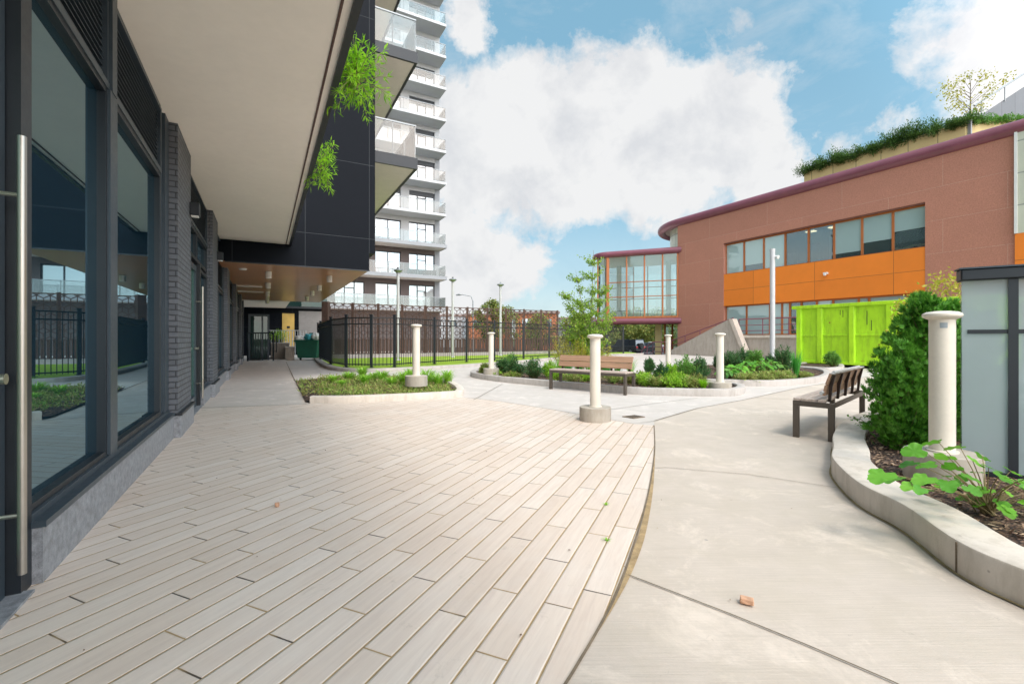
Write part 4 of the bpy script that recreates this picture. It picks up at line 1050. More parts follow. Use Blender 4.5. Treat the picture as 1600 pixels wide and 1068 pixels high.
for a, b in zip(posts[:-1], posts[1:]):
    mb = MB(); A = Vector((*a, 0)); Bv = Vector((*b, 0)); L = (Bv-A).length; d = (Bv-A)/L
    for z in (ztop-.04, ztop-.27, zb+.10): mb.bar(A+d*.045+Vector((0, 0, z)), Bv-d*.045+Vector((0, 0, z)), .035, .04)
    n = max(3, int(L/.125))
    for i in range(1, n):
        q = A+d*(L*i/n); mb.bar(q+Vector((0, 0, zb+.04)), q+Vector((0, 0, ztop-.05)), .02)
    mb.build('picket_panel', M['fence'], Fn)

# ================================================================ CORTEN SCREEN
sa = Vector(((510-CX)/F*25.5, 25.5, 0)); sb = Vector(((873-CX)/F*33.5, 33.5, 0))
Sc = thing('patterned_screen', 'rust-brown metal screen cut with a cube lattice behind the black fence', 'screen', tuple(sa))
sd = (sb-sa).normalized(); SL = (sb-sa).length; npan = 11; pw_ = SL/npan
ZT = 3.2
mb = MB(); mb.prism([tuple(sa-sd*.3)[:2], tuple(sb+sd*.3)[:2], tuple(sb+sd*.3+Vector((-.3, .45, 0)))[:2], tuple(sa-sd*.3+Vector((-.3, .45, 0)))[:2]], -.02, .26); mb.build('footing', M['curb'], Sc)
off = Vector((-sd.y, sd.x, 0))*.15
for i in range(npan+1):
    q = sa+sd*(pw_*i)+off; mb = MB(); mb.bar(q+Vector((0, 0, .2)), q+Vector((0, 0, ZT+.05)), .13 if i else .35, .13 if i else .35); mb.build('post', M['corten'], Sc)
hl = .262; hw = math.sqrt(3)*hl; zlo_, zhi_ = 1.14, ZT-.04
lat = [[] for _ in range(npan)]
def addseg(x0, z0, x1, z1):
    if max(x0, x1) > SL+.01 or min(x0, x1) < -.01: return
    if max(z0, z1) > zhi_ and min(z0, z1) > zhi_-.01: return
    if min(z0, z1) < zlo_ and max(z0, z1) < zlo_+.01: return
    for lim, up in ((zhi_, True), (zlo_, False)):
        for _ in range(2):
            if (z0 > lim) == up and abs(z0-lim) > 1e-6 and abs(z1-z0) > 1e-6:
                f = (lim-z0)/(z1-z0)
                if 0 < f < 1: x0, z0 = x0+(x1-x0)*f, lim
            x0, z0, x1, z1 = x1, z1, x0, z0
    k = min(npan-1, max(0, int((x0+x1)/2/pw_))); lat[k].append((x0, z0, x1, z1))
for r_ in range(-1, 8):
    for q_ in range(-1, int(SL/hw)+2):
        cx_ = q_*hw+(hw/2 if r_ % 2 else 0); cz_ = 1.0+r_*1.5*hl
        V_ = [(cx_+hl*math.cos(R(30+60*k)), cz_+hl*math.sin(R(30+60*k))) for k in range(6)]
        for k in (0, 1, 5): addseg(*V_[k], *V_[(k+1) % 6])
        for k in (0, 2, 4): addseg(cx_, cz_, *V_[k])
for i in range(npan):
    o = sa+sd*(pw_*i)+off*.8
    mb = MB()
    for xx in (.02, pw_-.02): mb.bar(o+sd*xx+Vector((0, 0, .30)), o+sd*xx+Vector((0, 0, ZT)), .04, .016)
    for z in (ZT-.02, 1.12, .30): mb.bar(o+Vector((0, 0, z)), o+sd*pw_+Vector((0, 0, z)), .02, .05)
    for x0, z0, x1, z1 in lat[i]:
        mb.bar(sa+off*.8+sd*x0+Vector((0, 0, z0)), sa+off*.8+sd*x1+Vector((0, 0, z1)), .04, .014, up=tuple(off.normalized()))
    pn = mb.build('lattice_panel', M['corten'], Sc)
    mb = MB()
    o2 = o
    nr = 14
    for k in range(nr):
        p0 = o2+sd*(pw_*k/nr+.012); p1 = o2+sd*(pw_*(k+1)/nr-.012)
        q0 = p0+off*(.35 if k % 2 else 0); q1 = p1+off*(.35 if k % 2 else 0)
        mb.bar(q0+Vector((0, 0, .70)), q1+Vector((0, 0, .70)), .02, .80)
    mb.build('ribbed_panel', M['corten'], pn)

# ================================================================ POLES
def light_pole(px, d, top, r, label, head=True, base=0):
    x = (px-CX)/F*d
    t = thing('light_pole', label, 'light pole', (x, d, base))
    mb = MB(); mb.tube([(x, d, base), (x, d, top-.12)], r, 14); mb.build('pole', M['pole'], t)
    mb = MB(); mb.lathe([(r*1.9, 0), (r*1.9, .02), (r*1.1, .05)], (x, d, base+.0), 14); mb.build('base_flange', M['pole'], t)
    if head:
        mb = MB(); mb.lathe([(r*1.0, -.16), (r*1.1, -.12), (r*2.9, -.03), (r*3.1, .0), (r*2.6, .04), (r*.8, .06)], (x, d, top), 18); mb.build('lamp_head', M['railmetal'], t)
        mb = MB(); mb.box(x-.05, x+.05, d-.09, d-.02, top+.05, top+.16); mb.build('sensor', M['railmetal'], t)
    return t, x, d
light_pole(622, 23.3, 4.66, .075, 'slim light pole with saucer head rising behind the fence, leftmost', base=.07)
light_pole(707.5, 27.0, 4.66, .075, 'slim light pole with saucer head, middle one behind the fence', base=.07)
light_pole(782, 29.5, 4.66, .075, 'slim light pole with saucer head, nearest the young birch', base=.07)
t, x, d = light_pole(1207, 18.6, 4.82, .095, 'tall thick white light pole in front of the orange band', head=False, base=.10)
mb = MB(); mb.lathe([(.10, -.14), (.10, 0)], (x, d, 4.84), 14); mb.build('pole_cap', M['pole'], t)
for s_ in (1,):
    mb = MB(); mb.tube([(x+s_*.08, d-.04, 4.52), (x+s_*.15, d-.16, 4.48)], [.05, .075], 12); h = mb.build('spot_head', M['white'], t)
    if s_ < 0: h.scale = (1, 1, 1)
# far street lamp
x, y = (739-CX)/F*62, 62.0
t = thing('street_lamp', 'far thin cobra-head street lamp seen above the patterned screen', 'street lamp', (x, y, -.8))
mb = MB(); mb.tube([(x, y, -.8), (x, y, 6.2), (x-.25, y, 6.9), (x-1.6, y, 7.15)], [.09, .07, .06, .05], 8); mb.build('pole', M['railmetal'], t)
mb = MB(); mb.tube([(x-1.5, y, 7.12), (x-1.8, y, 7.14), (x-2.3, y, 7.06)], [.06, .15, .08], 10); mb.build('lamp_head', M['railmetal'], t)

# ================================================================ BOLLARD LIGHTS
def bollard_master():
    t = thing('bollard_light', 'x', 'bollard', (0, 0, 0))
    mb = MB(); mb.lathe([(.076, 0), (.076, 1.0)], n=32); mb.build('column', M['bollard'], t)
    mb = MB(); mb.lathe([(.095, 0), (.095, .012), (.078, .014)], n=32); mb.build('foot_plate', M['bollard'], t)
    mb = MB(); mb.lathe([(.072, .985), (.080, .99), (.100, 1.000), (.112, 1.008), (.116, 1.020), (.113, 1.032), (.090, 1.046), (.04, 1.053)], n=36); mb.build('cap', M['bollard'], t)
    mb = MB(); mb.lathe([(.226, -.21), (.226, -.006), (.220, 0)], n=40); mb.build('concrete_footing', M['discconc'], t)
    return t
bs = [((930-CX)/F*6.62, 6.62, .205, 1.0, 'cream bollard light on a round concrete footing, standing in front of the long bench', -.0),
      ((1472-CX)/F*3.42, 3.42, .35, 1.0, 'large cream bollard light beside the frosted glass in the raised planter', 0),
      ((1125-CX)/F*9.75, 9.75, .26, 1.0, 'cream bollard light at the right tip of the long curved bed', 0),
      ((1044-CX)/F*14.2, 14.2, .26, 1.0, 'farthest cream bollard light, left of the concrete stair', 0),
      ((767.5-CX)/F*13.3, 13.3, .32, 1.0, 'cream bollard light at the left tip of the long bed, in front of the fence', 0),
      ((650.5-CX)/F*10.0, 10.0, .38, 1.07, 'cream bollard light in the leaf-shaped bed by the walk', 0)]
m0 = bollard_master()
for i, (x, y, z, sc, lab, _) in enumerate(bs):
    o = m0 if i == 0 else copy_tree(m0)
    o.location = (x, y, z); o.scale = (sc, sc, sc); o['label'] = lab; o['group'] = 'cream bollard lights'; o.rotation_euler.z = i*1.3
    if i == 1:
        mb = MB(); k = 8; vs = []
        th = math.atan2(-y, -x)+.12-o.rotation_euler.z
        for zz in (.925, .965):
            for j in range(k+1):
                a = th+(-.5+j/k)*.55; vs.append((.0775*math.cos(a), .0775*math.sin(a), zz))
        mb.add(vs, [(j, j+1, k+2+j, k+1+j) for j in range(k)])
        s_ = mb.build('sticker', M['sticker']); s_.parent = o
OFF.pop(m0.name, None)

# ================================================================ BENCHES
def bench_master():
    t = thing('park_bench', 'x', 'bench', (0, 0, 0)); L = 1.93; D = .5
    OFF[t.name] = (0, 0, 0)
    for x in (0, L-.055):
        for y in (0, D-.075):
            mb = MB(); mb.box(x, x+.055, y, y+.075, 0, .385); mb.build('leg', M['bench_metal'], t, bevel=.004)
        mb = MB(); mb.box(x, x+.055, 0, D, .385, .445); mb.build('side_rail', M['bench_metal'], t, bevel=.004)
    mb = MB(); mb.box(.055, L-.055, D-.03, D-.002, .39, .443); mb.build('back_rail', M['bench_metal'], t)
    mb = MB(); mb.box(.055, L-.055, .002, .03, .39, .443); mb.build('front_rail', M['bench_metal'], t)
    n = 4; w = (D-.10)/n
    for i in range(n):
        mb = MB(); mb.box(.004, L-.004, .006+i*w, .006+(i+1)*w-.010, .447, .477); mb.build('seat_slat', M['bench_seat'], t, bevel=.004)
    # curved back: lower plank leans in, upper plank leans back
    def plank(y0, z0, y1, z1):
        mb = MB(); dy, dz = y1-y0, z1-z0; l = math.hypot(dy, dz); ny, nz = -dz/l*.034, dy/l*.034
        v = []
        for x in (.03, L-.03):
            v += [(x, y0, z0), (x, y1, z1), (x, y1+ny, z1+nz), (x, y0+ny, z0+nz)]
        mb.add(v, [(0, 1, 2, 3), (7, 6, 5, 4), (1, 0, 4, 5), (2, 1, 5, 6), (3, 2, 6, 7), (0, 3, 7, 4)]); return mb
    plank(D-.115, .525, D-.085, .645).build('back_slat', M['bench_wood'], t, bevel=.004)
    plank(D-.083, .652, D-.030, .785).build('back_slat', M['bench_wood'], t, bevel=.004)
    for i in range(5):
        x = .09+i*(L-.18-.035)/4
        mb = MB(); v = []
        for xx in (x, x+.035):
            v += [(xx, D-.095, .45), (xx, D-.065, .45), (xx, D-.045, .62), (xx, D-.008, .765), (xx, D-.03, .765), (xx, D-.083, .645)]
        mb.add(v, [(5, 4, 3, 2, 1, 0), (6, 7, 8, 9, 10, 11)]+[(k, (k+1) % 6, 6+(k+1) % 6, 6+k) for k in range(6)])
        mb.build('back_bracket', M['bench_bracket'], t)
    return t
b1 = bench_master()
b1.location = (.895-.02, 10.73, 0); b1.rotation_euler.z = math.atan2(-.628, .779)
b1['label'] = 'wood and metal bench facing the camera, behind the lone front bollard'; b1['group'] = 'park benches'
b2 = copy_tree(b1); b2.location = (4.80, 6.86, 0); b2.rotation_euler.z = math.atan2(-.69, -.72); b2.scale = (1, .84, 1)
b2['label'] = 'wood and metal bench seen from behind, at the right beside the raised planter'
mb = MB(); mb.tube([(.35, .478, .80), (1.86, .478, .80)], .021, 12); mb.tube([(.2, .36, .565), (1.98, .36, .565)], .021, 12); mb.bar((.05, .47, .79), (1.9, .47, .79), .05, .012)
q = mb.build('pale_tube', M['tube']); q.parent = b2
OFF.pop(b1.name, None)

# ================================================================ LIME CONTAINER
DS = thing('roll_off_container', 'bright lime green roll-off waste container with vertical ribs', 'waste container', ST(8.7, 21.9, 0))
s0, s1, t0, t1_ = 11.75, 5.4, 20.75, 23.1; H0, H1 = .16, 2.50
mb = MB()
m_ = mb
m_.stbox(s1, s0, t0+.09, t0+.15, H0, H1); m_.stbox(s1, s0, t1_-.15, t1_-.09, H0, H1)
m_.stbox(s1, s1+.06, t0+.15, t1_-.15, H0, H1); m_.stbox(s0-.06, s0, t0+.15, t1_-.15, H0, H1); m_.stbox(s1+.06, s0-.06, t0+.15, t1_-.15, H0, H0+.1)
mb.build('body', M['lime'], DS)
mb = MB(); mb.stbox(s1-.04, s0+.16, t0-.02, t0+.15, H1-.02, H1+.12); mb.stbox(s1-.04, s0+.16, t1_-.15, t1_+.02, H1-.02, H1+.12); mb.stbox(s0-.02, s0+.16, t0+.15, t1_-.15, H1-.02, H1+.12); mb.stbox(s1-.04, s1+.1, t0+.15, t1_-.15, H1-.02, H1+.12)
mb.build('top_rim', M['lime'], DS, bevel=.015)
for s in (11.62, 10.76, 9.56, 8.3, 7.1, 5.9):
    w = .13
    mb = MB(); a = [ST(s-w, t0+.09), ST(s-w*.7, t0), ST(s+w*.7, t0), ST(s+w, t0+.09)]; mb.prism([p[:2] for p in a], H0, H1-.02); mb.build('rib', M['lime'], DS, bevel=.01)
mb = MB(); mb.stbox(s1, s0, t0+.05, t0+.09, 1.28, 1.36); mb.build('mid_crease', M['lime'], DS, bevel=.012)
mb = MB(); mb.stbox(s1, s0+.1, t0+.02, t0+.16, H0-.04, H0+.08); mb.build('bottom_rail', M['lime'], DS, bevel=.01)
mb = MB(); mb.stbox(s1, s0, t0+.5, t0+.62, .0, H0-.04); mb.stbox(s1, s0, t1_-.62, t1_-.5, .0, H0-.04); mb.stbox(s1, s0, t0+.2, t1_-.2, H0-.06, H0-.02); mb.build('skids', M['tyre'], DS)
for s in (11.2, 6.0):
    mb = MB(); a = Vector(ST(s, t0+.25, .09)); b = Vector(ST(s, t0+.4, .09)); mb.tube([a, b], .09, 14); mb.build('roller', M['tyre'], DS)
# rusty scratches
for k, (s, z, w, h) in enumerate([(9.05, 2.0, .012, .55), (8.9, 1.7, .010, .4), (9.9, 2.2, .01, .28), (10.0, 2.25, .01, .2), (8.75, .62, .05, .05), (8.6, .7, .09, .03), (10.45, .35, .06, .025), (8.65, .95, .03, .04), (10.4, 1.85, .03, .05), (8.1+.05, 1.6, .03, .05), (8.9, .45, .03, .03), (9.2, .28, .07, .02), (8.0, 1.9, .012, .3)]):
    mb = MB(); mb.stbox(s-w, s+w, t0+.086, t0+.09, z-h/2, z+h/2); mb.build('scratch', M['rust' if k > 3 else 'tyre'], DS)

# ================================================================ FROSTED GLASS SCREEN
g0 = Vector((3.60, 3.64, 0)); gd = Vector((.84, -.54, 0)).normalized(); gb_ = Vector((gd.y*-1, gd.x, 0))
GS = thing('glass_screen', 'frosted glass windscreen with dark top rail behind the near bollard', 'screen', tuple(g0))
GL = 3.0
def GP(a, b, z): v = g0+gd*a+gb_*b; return Vector((v.x, v.y, z))
def gbox(mb, a0, a1, b0, b1, z0, z1): return mb.prism([tuple(GP(a0, b0, 0))[:2], tuple(GP(a1, b0, 0))[:2], tuple(GP(a1, b1, 0))[:2], tuple(GP(a0, b1, 0))[:2]], z0, z1)
mb = MB(); gbox(mb, -.015, GL, -.04, .10, 1.655, 1.745); mb.build('top_rail', M['darkmetal'], GS, bevel=.01)
mb = MB(); gbox(mb, -.025, GL+.01, -.05, .11, 1.745, 1.757); mb.build('top_cap', M['framegrey'], GS)
mb = MB()
for z in (1.235,): gbox(mb, .03, GL, -.009, -.003, z, z+.032)
for a in (.255, .95, 1.6, 2.2, 2.8): gbox(mb, a, a+.055, -.016, -.0095, .12, 1.655)
mb.build('frame_bars', M['darkmetal'], GS)
mb = MB(); gbox(mb, 0, GL, 0, .010, .15, 1.66); mb.build('glass_sheet', M['frost'], GS)
mb = MB(); gbox(mb, -.006, .0, 0, .012, .15, 1.66); mb.build('glass_edge', M['bag_edge'] if 'bag_edge' in M else M['railglass'], GS)
mb = MB(); gbox(mb, 0, GL, -.016, -.003, .12, .16); mb.build('bottom_rail', M['darkmetal'], GS)

# ================================================================ SMALL THINGS
def chip(name, label, cat, c, s, mat, rz):
    bm = bmesh.new(); bmesh.ops.create_cube(bm, size=1)
    bmesh.ops.subdivide_edges(bm, edges=bm.edges[:], cuts=3, use_grid_fill=True)
    for v in bm.verts: v.co = Vector((v.co.x*s[0], v.co.y*s[1], v.co.z*s[2]))*(1+random.uniform(-.12, .08))
    me = bpy.data.meshes.new(name); bm.to_mesh(me); bm.free(); me.materials.append(mat)
    o = bpy.data.objects.new(name, me); COL.objects.link(o); o.location = (c[0], c[1], s[2]/2+.009); o.rotation_euler.z = rz
    b = o.modifiers.new('bevel', 'BEVEL'); b.width = .003; tag(o, label, cat)
chip('brick_fragment', 'small orange brick fragment lying on the broom-finished concrete', 'rubble', G(1167, 945), (.055, .032, .025), M['brickchip'], -.5)
chip('stone_chip', 'small brown stone chip lying on the plank paving', 'stone', G(433, 793), (.028, .02, .03), M['brickchip'], .3)
dc = G(989.5, 651.3)
T = thing('drain_cover', 'small square metal drain cover set in the pale concrete', 'drain cover', dc)
mb = MB(); mb.prism([G(972, 651)[:2], G(990, 654)[:2], G(1008, 651.5)[:2], G(991, 648.7)[:2]], .001, .011); mb.build('frame', M['drain'], T)
mb = MB(); a = Vector(G(978, 651.5, 0)); b = Vector(G(996, 653, 0)); c_ = Vector(G(991, 649.6, 0))-a
for i in range(5):
    p0 = Vector(G(975, 651, 0)).lerp(Vector(G(991, 648.7, 0)), (i+.5)/5); p1 = Vector(G(990, 654, 0)).lerp(Vector(G(1008, 651.5, 0)), (i+.5)/5)
    mb.bar(p0.lerp(p1, .12)+Vector((0, 0, .012)), p0.lerp(p1, .88)+Vector((0, 0, .012)), .012, .003)
mb.build('grate_bars', M['tyre'], T)
# dry leaves and grit scattered on the paving
lv = Leaves(); C = []
for i in range(170):
    x = random.uniform(-4, 5); y = random.uniform(1.3, 12)
    if x < -.54*y+.2-.9: continue
    C.append((x, y, .014))
C = np.array(C); k = len(C); D = rdir(k); D[:, 2] *= .15
lv.add(leaf_mesh(C, D, np.tile([0, 0, 1.], (k, 1))+rdir(k)*.25, .018*(.4+rng.random(k)), .009*(.4+rng.random(k))))
o = lv.build('leaf_litter', M['chips']); tag(o, 'tiny dry leaf scraps and grit scattered over the paving', 'litter', kind='stuff')
# weeds in the sandy joint
for px, py, lab in ((1003, 851, 'tiny weed sprouting from the sandy joint at the edge of the plank paving'),):
    pass
def weed(px, py, label):
    g = G(px, py); grass('weed_tuft', label, 'weed', (g[0], g[1], .008), .035, .03, 14, 'l_grass', .006, .7)
weed(948, 846, 'tiny weed tuft in the sandy joint, right part of the plank paving')
weed(947, 790, 'tiny weed tuft between planks, farther from the camera')
# white flat board leaning at the far end pier
T = None

# ================================================================ VEHICLES
def wheel(t, x, y, z, r, side, w=.22):
    mb = MB(); mb.tube([(x-w/2*side, y, z), (x+w/2*side, y, z)], r, 20); wq = mb.build('wheel', M['tyre'], t)
    mb = MB(); mb.tube([(x+w/2*side, y, z), (x+(w/2+.015)*side, y, z)], r*.6, 14); mb.build('rim', M['railmetal'], wq)
def car(name, label, cat, loc, rz, prof, glass, W, wheels, mat, roof_in=.16, spare=False, tails=()):
    """prof: body outline (y,z) in side view, glass: greenhouse outline; built along Y"""
    t = thing(name, label, cat, (0, 0, 0)); OFF[t.name] = (0, 0, 0)
    n = len(prof); mb = MB()
    v = [(-W/2, y, z) for y, z in prof]+[(W/2, y, z) for y, z in prof]
    mb.add(v, [tuple(range(n-1, -1, -1)), tuple(range(n, 2*n))]+[(i, (i+1) % n, n+(i+1) % n, n+i) for i in range(n)])
    mb.build('body', mat, t, bevel=.06, seg=3)
    zt = max(z for _, z in glass); zl = min(z for _, z in glass); m = len(glass)
    def ins(z): return roof_in*(z-zl)/(zt-zl)
    mb = MB(); v = [(-W/2+.05+ins(z), y, z) for y, z in glass]+[(W/2-.05-ins(z), y, z) for y, z in glass]
    mb.add(v, [tuple(range(m-1, -1, -1)), tuple(range(m, 2*m))]+[(i, (i+1) % m, m+(i+1) % m, m+i) for i in range(m)]); mb.build('windows', M['carglass'], t, bevel=.03)
    ys = [y for y, z in glass if z > zt-.05]; mb = MB(); mb.box(-W/2+.05+roof_in-.02, W/2-.05-roof_in+.02, min(ys)-.03, max(ys)+.03, zt-.03, zt+.045); mb.build('roof', mat, t, bevel=.03)
    mb = MB()
    yb = [g[0] for g in glass]
    for fy in (.33, .62):
        y = min(ys)+(max(ys)-min(ys))*fy
        for s_ in (-1, 1): mb.bar((s_*(W/2-.045), y, zl), (s_*(W/2-.045-roof_in), y, zt), .03, .08)
    mb.build('pillars', mat, t)
    for (y, r) in wheels:
        for s_ in (-1, 1): wheel(t, s_*(W/2-.08), y, r, r, s_)
    for s_ in (-1, 1):
        x = s_*(W/2-.2); mb = MB(); mb.box(x-.14, x+.14, tails[0]-.03, tails[0]+.02, tails[1]-.09, tails[1]+.09); mb.build('tail_light', M['taillight'], t)
    if spare:
        mb = MB(); y0 = tails[0]; mb.tube([(0, y0-.22, 1.08), (0, y0-.02, 1.08)], .36, 20); mb.build('spare_wheel', M['tyre'], t)
    t.location = loc; t.rotation_euler.z = rz; OFF.pop(t.name); return t
suv_b = [(-2.2, .42), (-2.22, 1.12), (2.1, 1.10), (2.25, .95), (2.28, .42)]
suv_g = [(-2.15, 1.10), (-2.05, 1.78), (.55, 1.80), (1.05, 1.10)]
sed_b = [(-2.3, .30), (-2.34, .80), (-2.2, .98), (-1.4, 1.02), (1.2, .95), (2.1, .82), (2.3, .60), (2.3, .30)]
sed_g = [(-1.7, .98), (-.95, 1.40), (.35, 1.42), (1.25, .95)]
car('parked_suv', 'dark boxy off-road car with spare wheel on its tail, parked beneath the glass lounge', 'car', ((977-CX)/F*55, 55, -.80), R(38), suv_b, suv_g, 1.8, ((-1.45, .38), (1.45, .38)), M['carblack'], .10, True, (-2.22, .95))
car('parked_sedan', 'dark grey sedan with red tail lights parked right of the off-road car', 'car', ((1008-CX)/F*57, 57, -.80), R(62), sed_b, sed_g, 1.75, ((-1.4, .33), (1.4, .33)), M['carsilver'], .22, False, (-2.32, .78))
car('parked_hatchback', 'white car half hidden behind the grey sedan', 'car', ((1018-CX)/F*66, 66, -.80), R(70), sed_b, sed_g, 1.75, ((-1.4, .33), (1.4, .33)), M['carwhite'], .22, False, (-2.32, .78))

# ================================================================ FAR THINGS
def simple_house(x0, x1, d, z1, depth, mat, label, roof=None):
    xa, xb = (x0-CX)/F*d, (x1-CX)/F*d
    t = thing('far_building', label, 'building', ((xa+xb)/2, d, -.8))
    mb = MB(); mb.box(xa, xb, d, d+depth, -.83, z1); mb.build('wall', M[mat], t)
    mb = MB(); mb.box(xa-.3, xb+.3, d-.3, d+depth+.3, z1, z1+.35); mb.build('roof_edge', M['farroof'], t)
    n = max(2, int((xb-xa)/3.2))
    for i in range(n):
        x = xa+(i+.5)*(xb-xa)/n
        mb = MB(); mb.box(x-.7, x+.7, d-.05, d-.001, z1-2.2, z1-.9); mb.build('window', M['towerglass'], t)
simple_house(728, 800, 88, 5.6, 12, 'brickorange', 'low orange brick building far beyond the patterned screen, left of the pair')
simple_house(806, 872, 78, 5.4, 10, 'brickorange', 'low orange brick building seen through the screen, nearer the birch')
simple_house(872, 946, 95, 5.2, 10, 'towergrey', 'low grey building far behind the young birch')
simple_house(640, 722, 100, 6.0, 10, 'towerwhite', 'pale low building far away beside the tower')
def tree(name, label, x, y, z, h, rx, mat, k, per, L, W, trunk_r=.15, crown0=.3, group=None, ry=None):
    t = thing(name, label, 'tree', (x, y, z), 0, group)
    mb = MB(); top = Vector((x+random.uniform(-.05, .05)*h, y, z+h*.92))
    pts = [Vector((x, y, z)).lerp(top, f)+Vector((random.uniform(-1, 1), random.uniform(-1, 1), 0))*trunk_r*f for f in (0, .25, .5, .75, 1)]
    mb.tube(pts, [trunk_r, trunk_r*.8, trunk_r*.6, trunk_r*.35, trunk_r*.1], 8)
    lv = Leaves()
    for i in range(k):
        f = crown0+(1-crown0)*(i+.5)/k; a = random.random()*6.283
        prof = math.sin(math.pi*min(1, (f-crown0)/(1-crown0)*.92+.10))**.65
        rr = rx*prof*(.55+.6*random.random())
        b0 = pts[0].lerp(pts[-1], max(.1, f-.18)); c = Vector((x+rr*math.cos(a), y+(ry or rx)/rx*rr*math.sin(a), z+h*f))
        mb.tube([b0, b0.lerp(c, .5)+Vector((0, 0, h*.02)), c], [trunk_r*.3, trunk_r*.18, trunk_r*.06], 5, False)
        cl = rx*.34*(.7+.6*random.random())
        kk = per; rd = rdir(kk)*(rng.random((kk, 1))**.5)*cl; rd[:, 2] *= .75
        ctr = np.array(c)+rd
        lv.add(leaf_mesh(ctr, rdir(kk)+np.array([0, 0, -.2]), rdir(kk), L*(.6+.8*rng.random(kk)), W*(.6+.8*rng.random(kk))))
        # leaves along the limb
        kk = per//3; tt = rng.random((kk, 1))*.7+.3; ctr = np.array(b0)*(1-tt)+np.array(c)*tt+rng.normal(size=(kk, 3))*cl*.22
        lv.add(leaf_mesh(ctr, rdir(kk), rdir(kk), L*(.6+.8*rng.random(kk)), W*(.6+.8*rng.random(kk))))
    mb.build('trunk', M['trunk'], t); lv.build('crown', M[mat], t); return t
def tpx(px, d): return (px-CX)/F*d
tree('street_tree', 'round tree above the patterned screen, right of the far street lamp', tpx(768, 70), 70, -.8, 7.6, 2.4, 'l_far', 34, 90, .35, .22, .2, .25)
tree('street_tree', 'thin-topped tree above the screen near the light pole', tpx(797, 74), 74, -.8, 7.0, 2.3, 'l_far', 16, 45, .35, .2, .2, .3)
tree('street_tree', 'small bushy tree beyond the screen, just left of the birch', tpx(842, 60), 60, -.8, 5.0, 2.4, 'l_far', 26, 70, .35, .2, .2, .2)
for i, (px, d, h, rx, lab) in enumerate([(958, 80, 6.2, 4.2, 'leafy tree behind the off-road car, under the lounge'), (992, 84, 6.6, 4.6, 'leafy tree in the middle of the gap beneath the lounge'), (1028, 78, 6.2, 4.2, 'leafy tree behind the sedan, at the right of the gap'), (1050, 90, 6.6, 5, 'leafy tree seen past the lounge support, farthest right'), (905, 86, 6.0, 5, 'leafy tree far behind the birch')]):
    tree('street_tree', lab, tpx(px, d), d, -.8, h, rx, 'l_far', 44, 100, .42, .26, .25, .12)
tree('roof_tree', 'small sparse autumn tree growing on the red building roof', P(1514, 180, 26.5)[0], 26.5, 13.3, 3.3, 1.5, 'l_gold', 20, 24, .13, .08, .05, .35)
# junipers along the parapet top
js = []
s = 17.1
i = 0
positions = ['at the far left end of the cream parapet', 'second from the left on the cream parapet', 'third from the left on the cream parapet', 'fourth from the left on the cream parapet', 'fifth from the left on the cream parapet', 'sixth from the left on the cream parapet', 'seventh from the left on the cream parapet', 'eighth from the left on the cream parapet', 'right before the roof corner on the cream parapet']
for i in range(9):
    s = 16.8-i*.92; c = ST(s, T0+2.15, 12.05); h = [.45, .55, .8, .45, .6, .8, .85, .7, .45][i]
    t = thing('juniper_shrub', 'dark spreading juniper '+positions[i], 'shrub', c, 0, 'junipers along the roof parapet')
    tips = [(c[0]+random.uniform(-1, 1)*.75, c[1]+random.uniform(-1, 1)*.75, c[2]+random.uniform(-.15, h)) for _ in range(46)]
    lv = stems_leaves((c[0], c[1], c[2]-.1), tips, 90, .11, .045, 'l_juniper', .20, .1, .2); lv.build('foliage', M['l_juniper'], t)
a = Vector(ST(9.2, T0+2.1)); 
for i in range(5):
    c = tuple(a+Vector((.5+i*1.05, .0-i*.05, 12.05)))
    t = thing('trailing_juniper', 'light green low juniper on the right parapet, '+['nearest the roof corner', 'second from the corner', 'third from the corner', 'fourth from the corner', 'at the picture edge'][i], 'shrub', c, 0, 'low junipers on the right parapet')
    tips = [(c[0]+random.uniform(-.7, .7), c[1]-.1+random.uniform(-.4, .3), c[2]+random.uniform(-.12, .35)) for _ in range(30)]
    lv = stems_leaves(c, tips, 60, .10, .04, 'l_lime', .10, .2, .1); lv.build('foliage', M['l_mid'], t)

# ================================================================ PLANTS IN THE BEDS
# bed by the walk: ground cover plus tufts
lv = Leaves(); cnt = 0
while cnt < 950:
    px = random.uniform(462, 705); py = random.uniform(589.5, 622)
    g = G(px, py)
    if not inside(ip1, g[0], g[1]): continue
    if px < 500 and random.random() < .5: continue
    cnt += 1
    kk = 9; c = np.array([g[0], g[1], .04])
    ctr = c+np.abs(rng.normal(size=(kk, 3)))*[0, 0, .035]+rng.normal(size=(kk, 3))*[.04, .04, 0]
    lv.add(leaf_mesh(ctr, rdir(kk)*.8+np.array([0, 0, .6]), rdir(kk), .065*(.5+rng.random(kk)), .022*(.5+rng.random(kk))))
o = lv.build('ground_cover', M['l_cover']); tag(o, 'low patchy ground cover in the leaf-shaped bed', 'ground cover', kind='stuff')
tuf = [(520, 600, .16, .20), (545, 597, .2, .26), (570, 603, .2, .26), (597, 598, .22, .3), (612, 606, .18, .24), (632, 603, .26, .34), (566, 592, .22, .34), (655, 604, .26, .34), (668, 600, .26, .36), (684, 605, .22, .32), (641, 595, .2, .32), (700, 603, .2, .36), (583, 596, .16, .22), (533, 606, .14, .16)]
names = ['leftmost tuft', 'second tuft from the left', 'front middle tuft', 'middle tuft', 'short front tuft', 'broad tuft left of the bollard', 'tall tuft at the back edge', 'tuft just right of the bollard', 'tall tuft right of the bollard', 'tuft by the rounded kerb end', 'tuft behind the bollard', 'wispy tuft at the right tip', 'small tuft in the middle', 'small tuft at the front left']
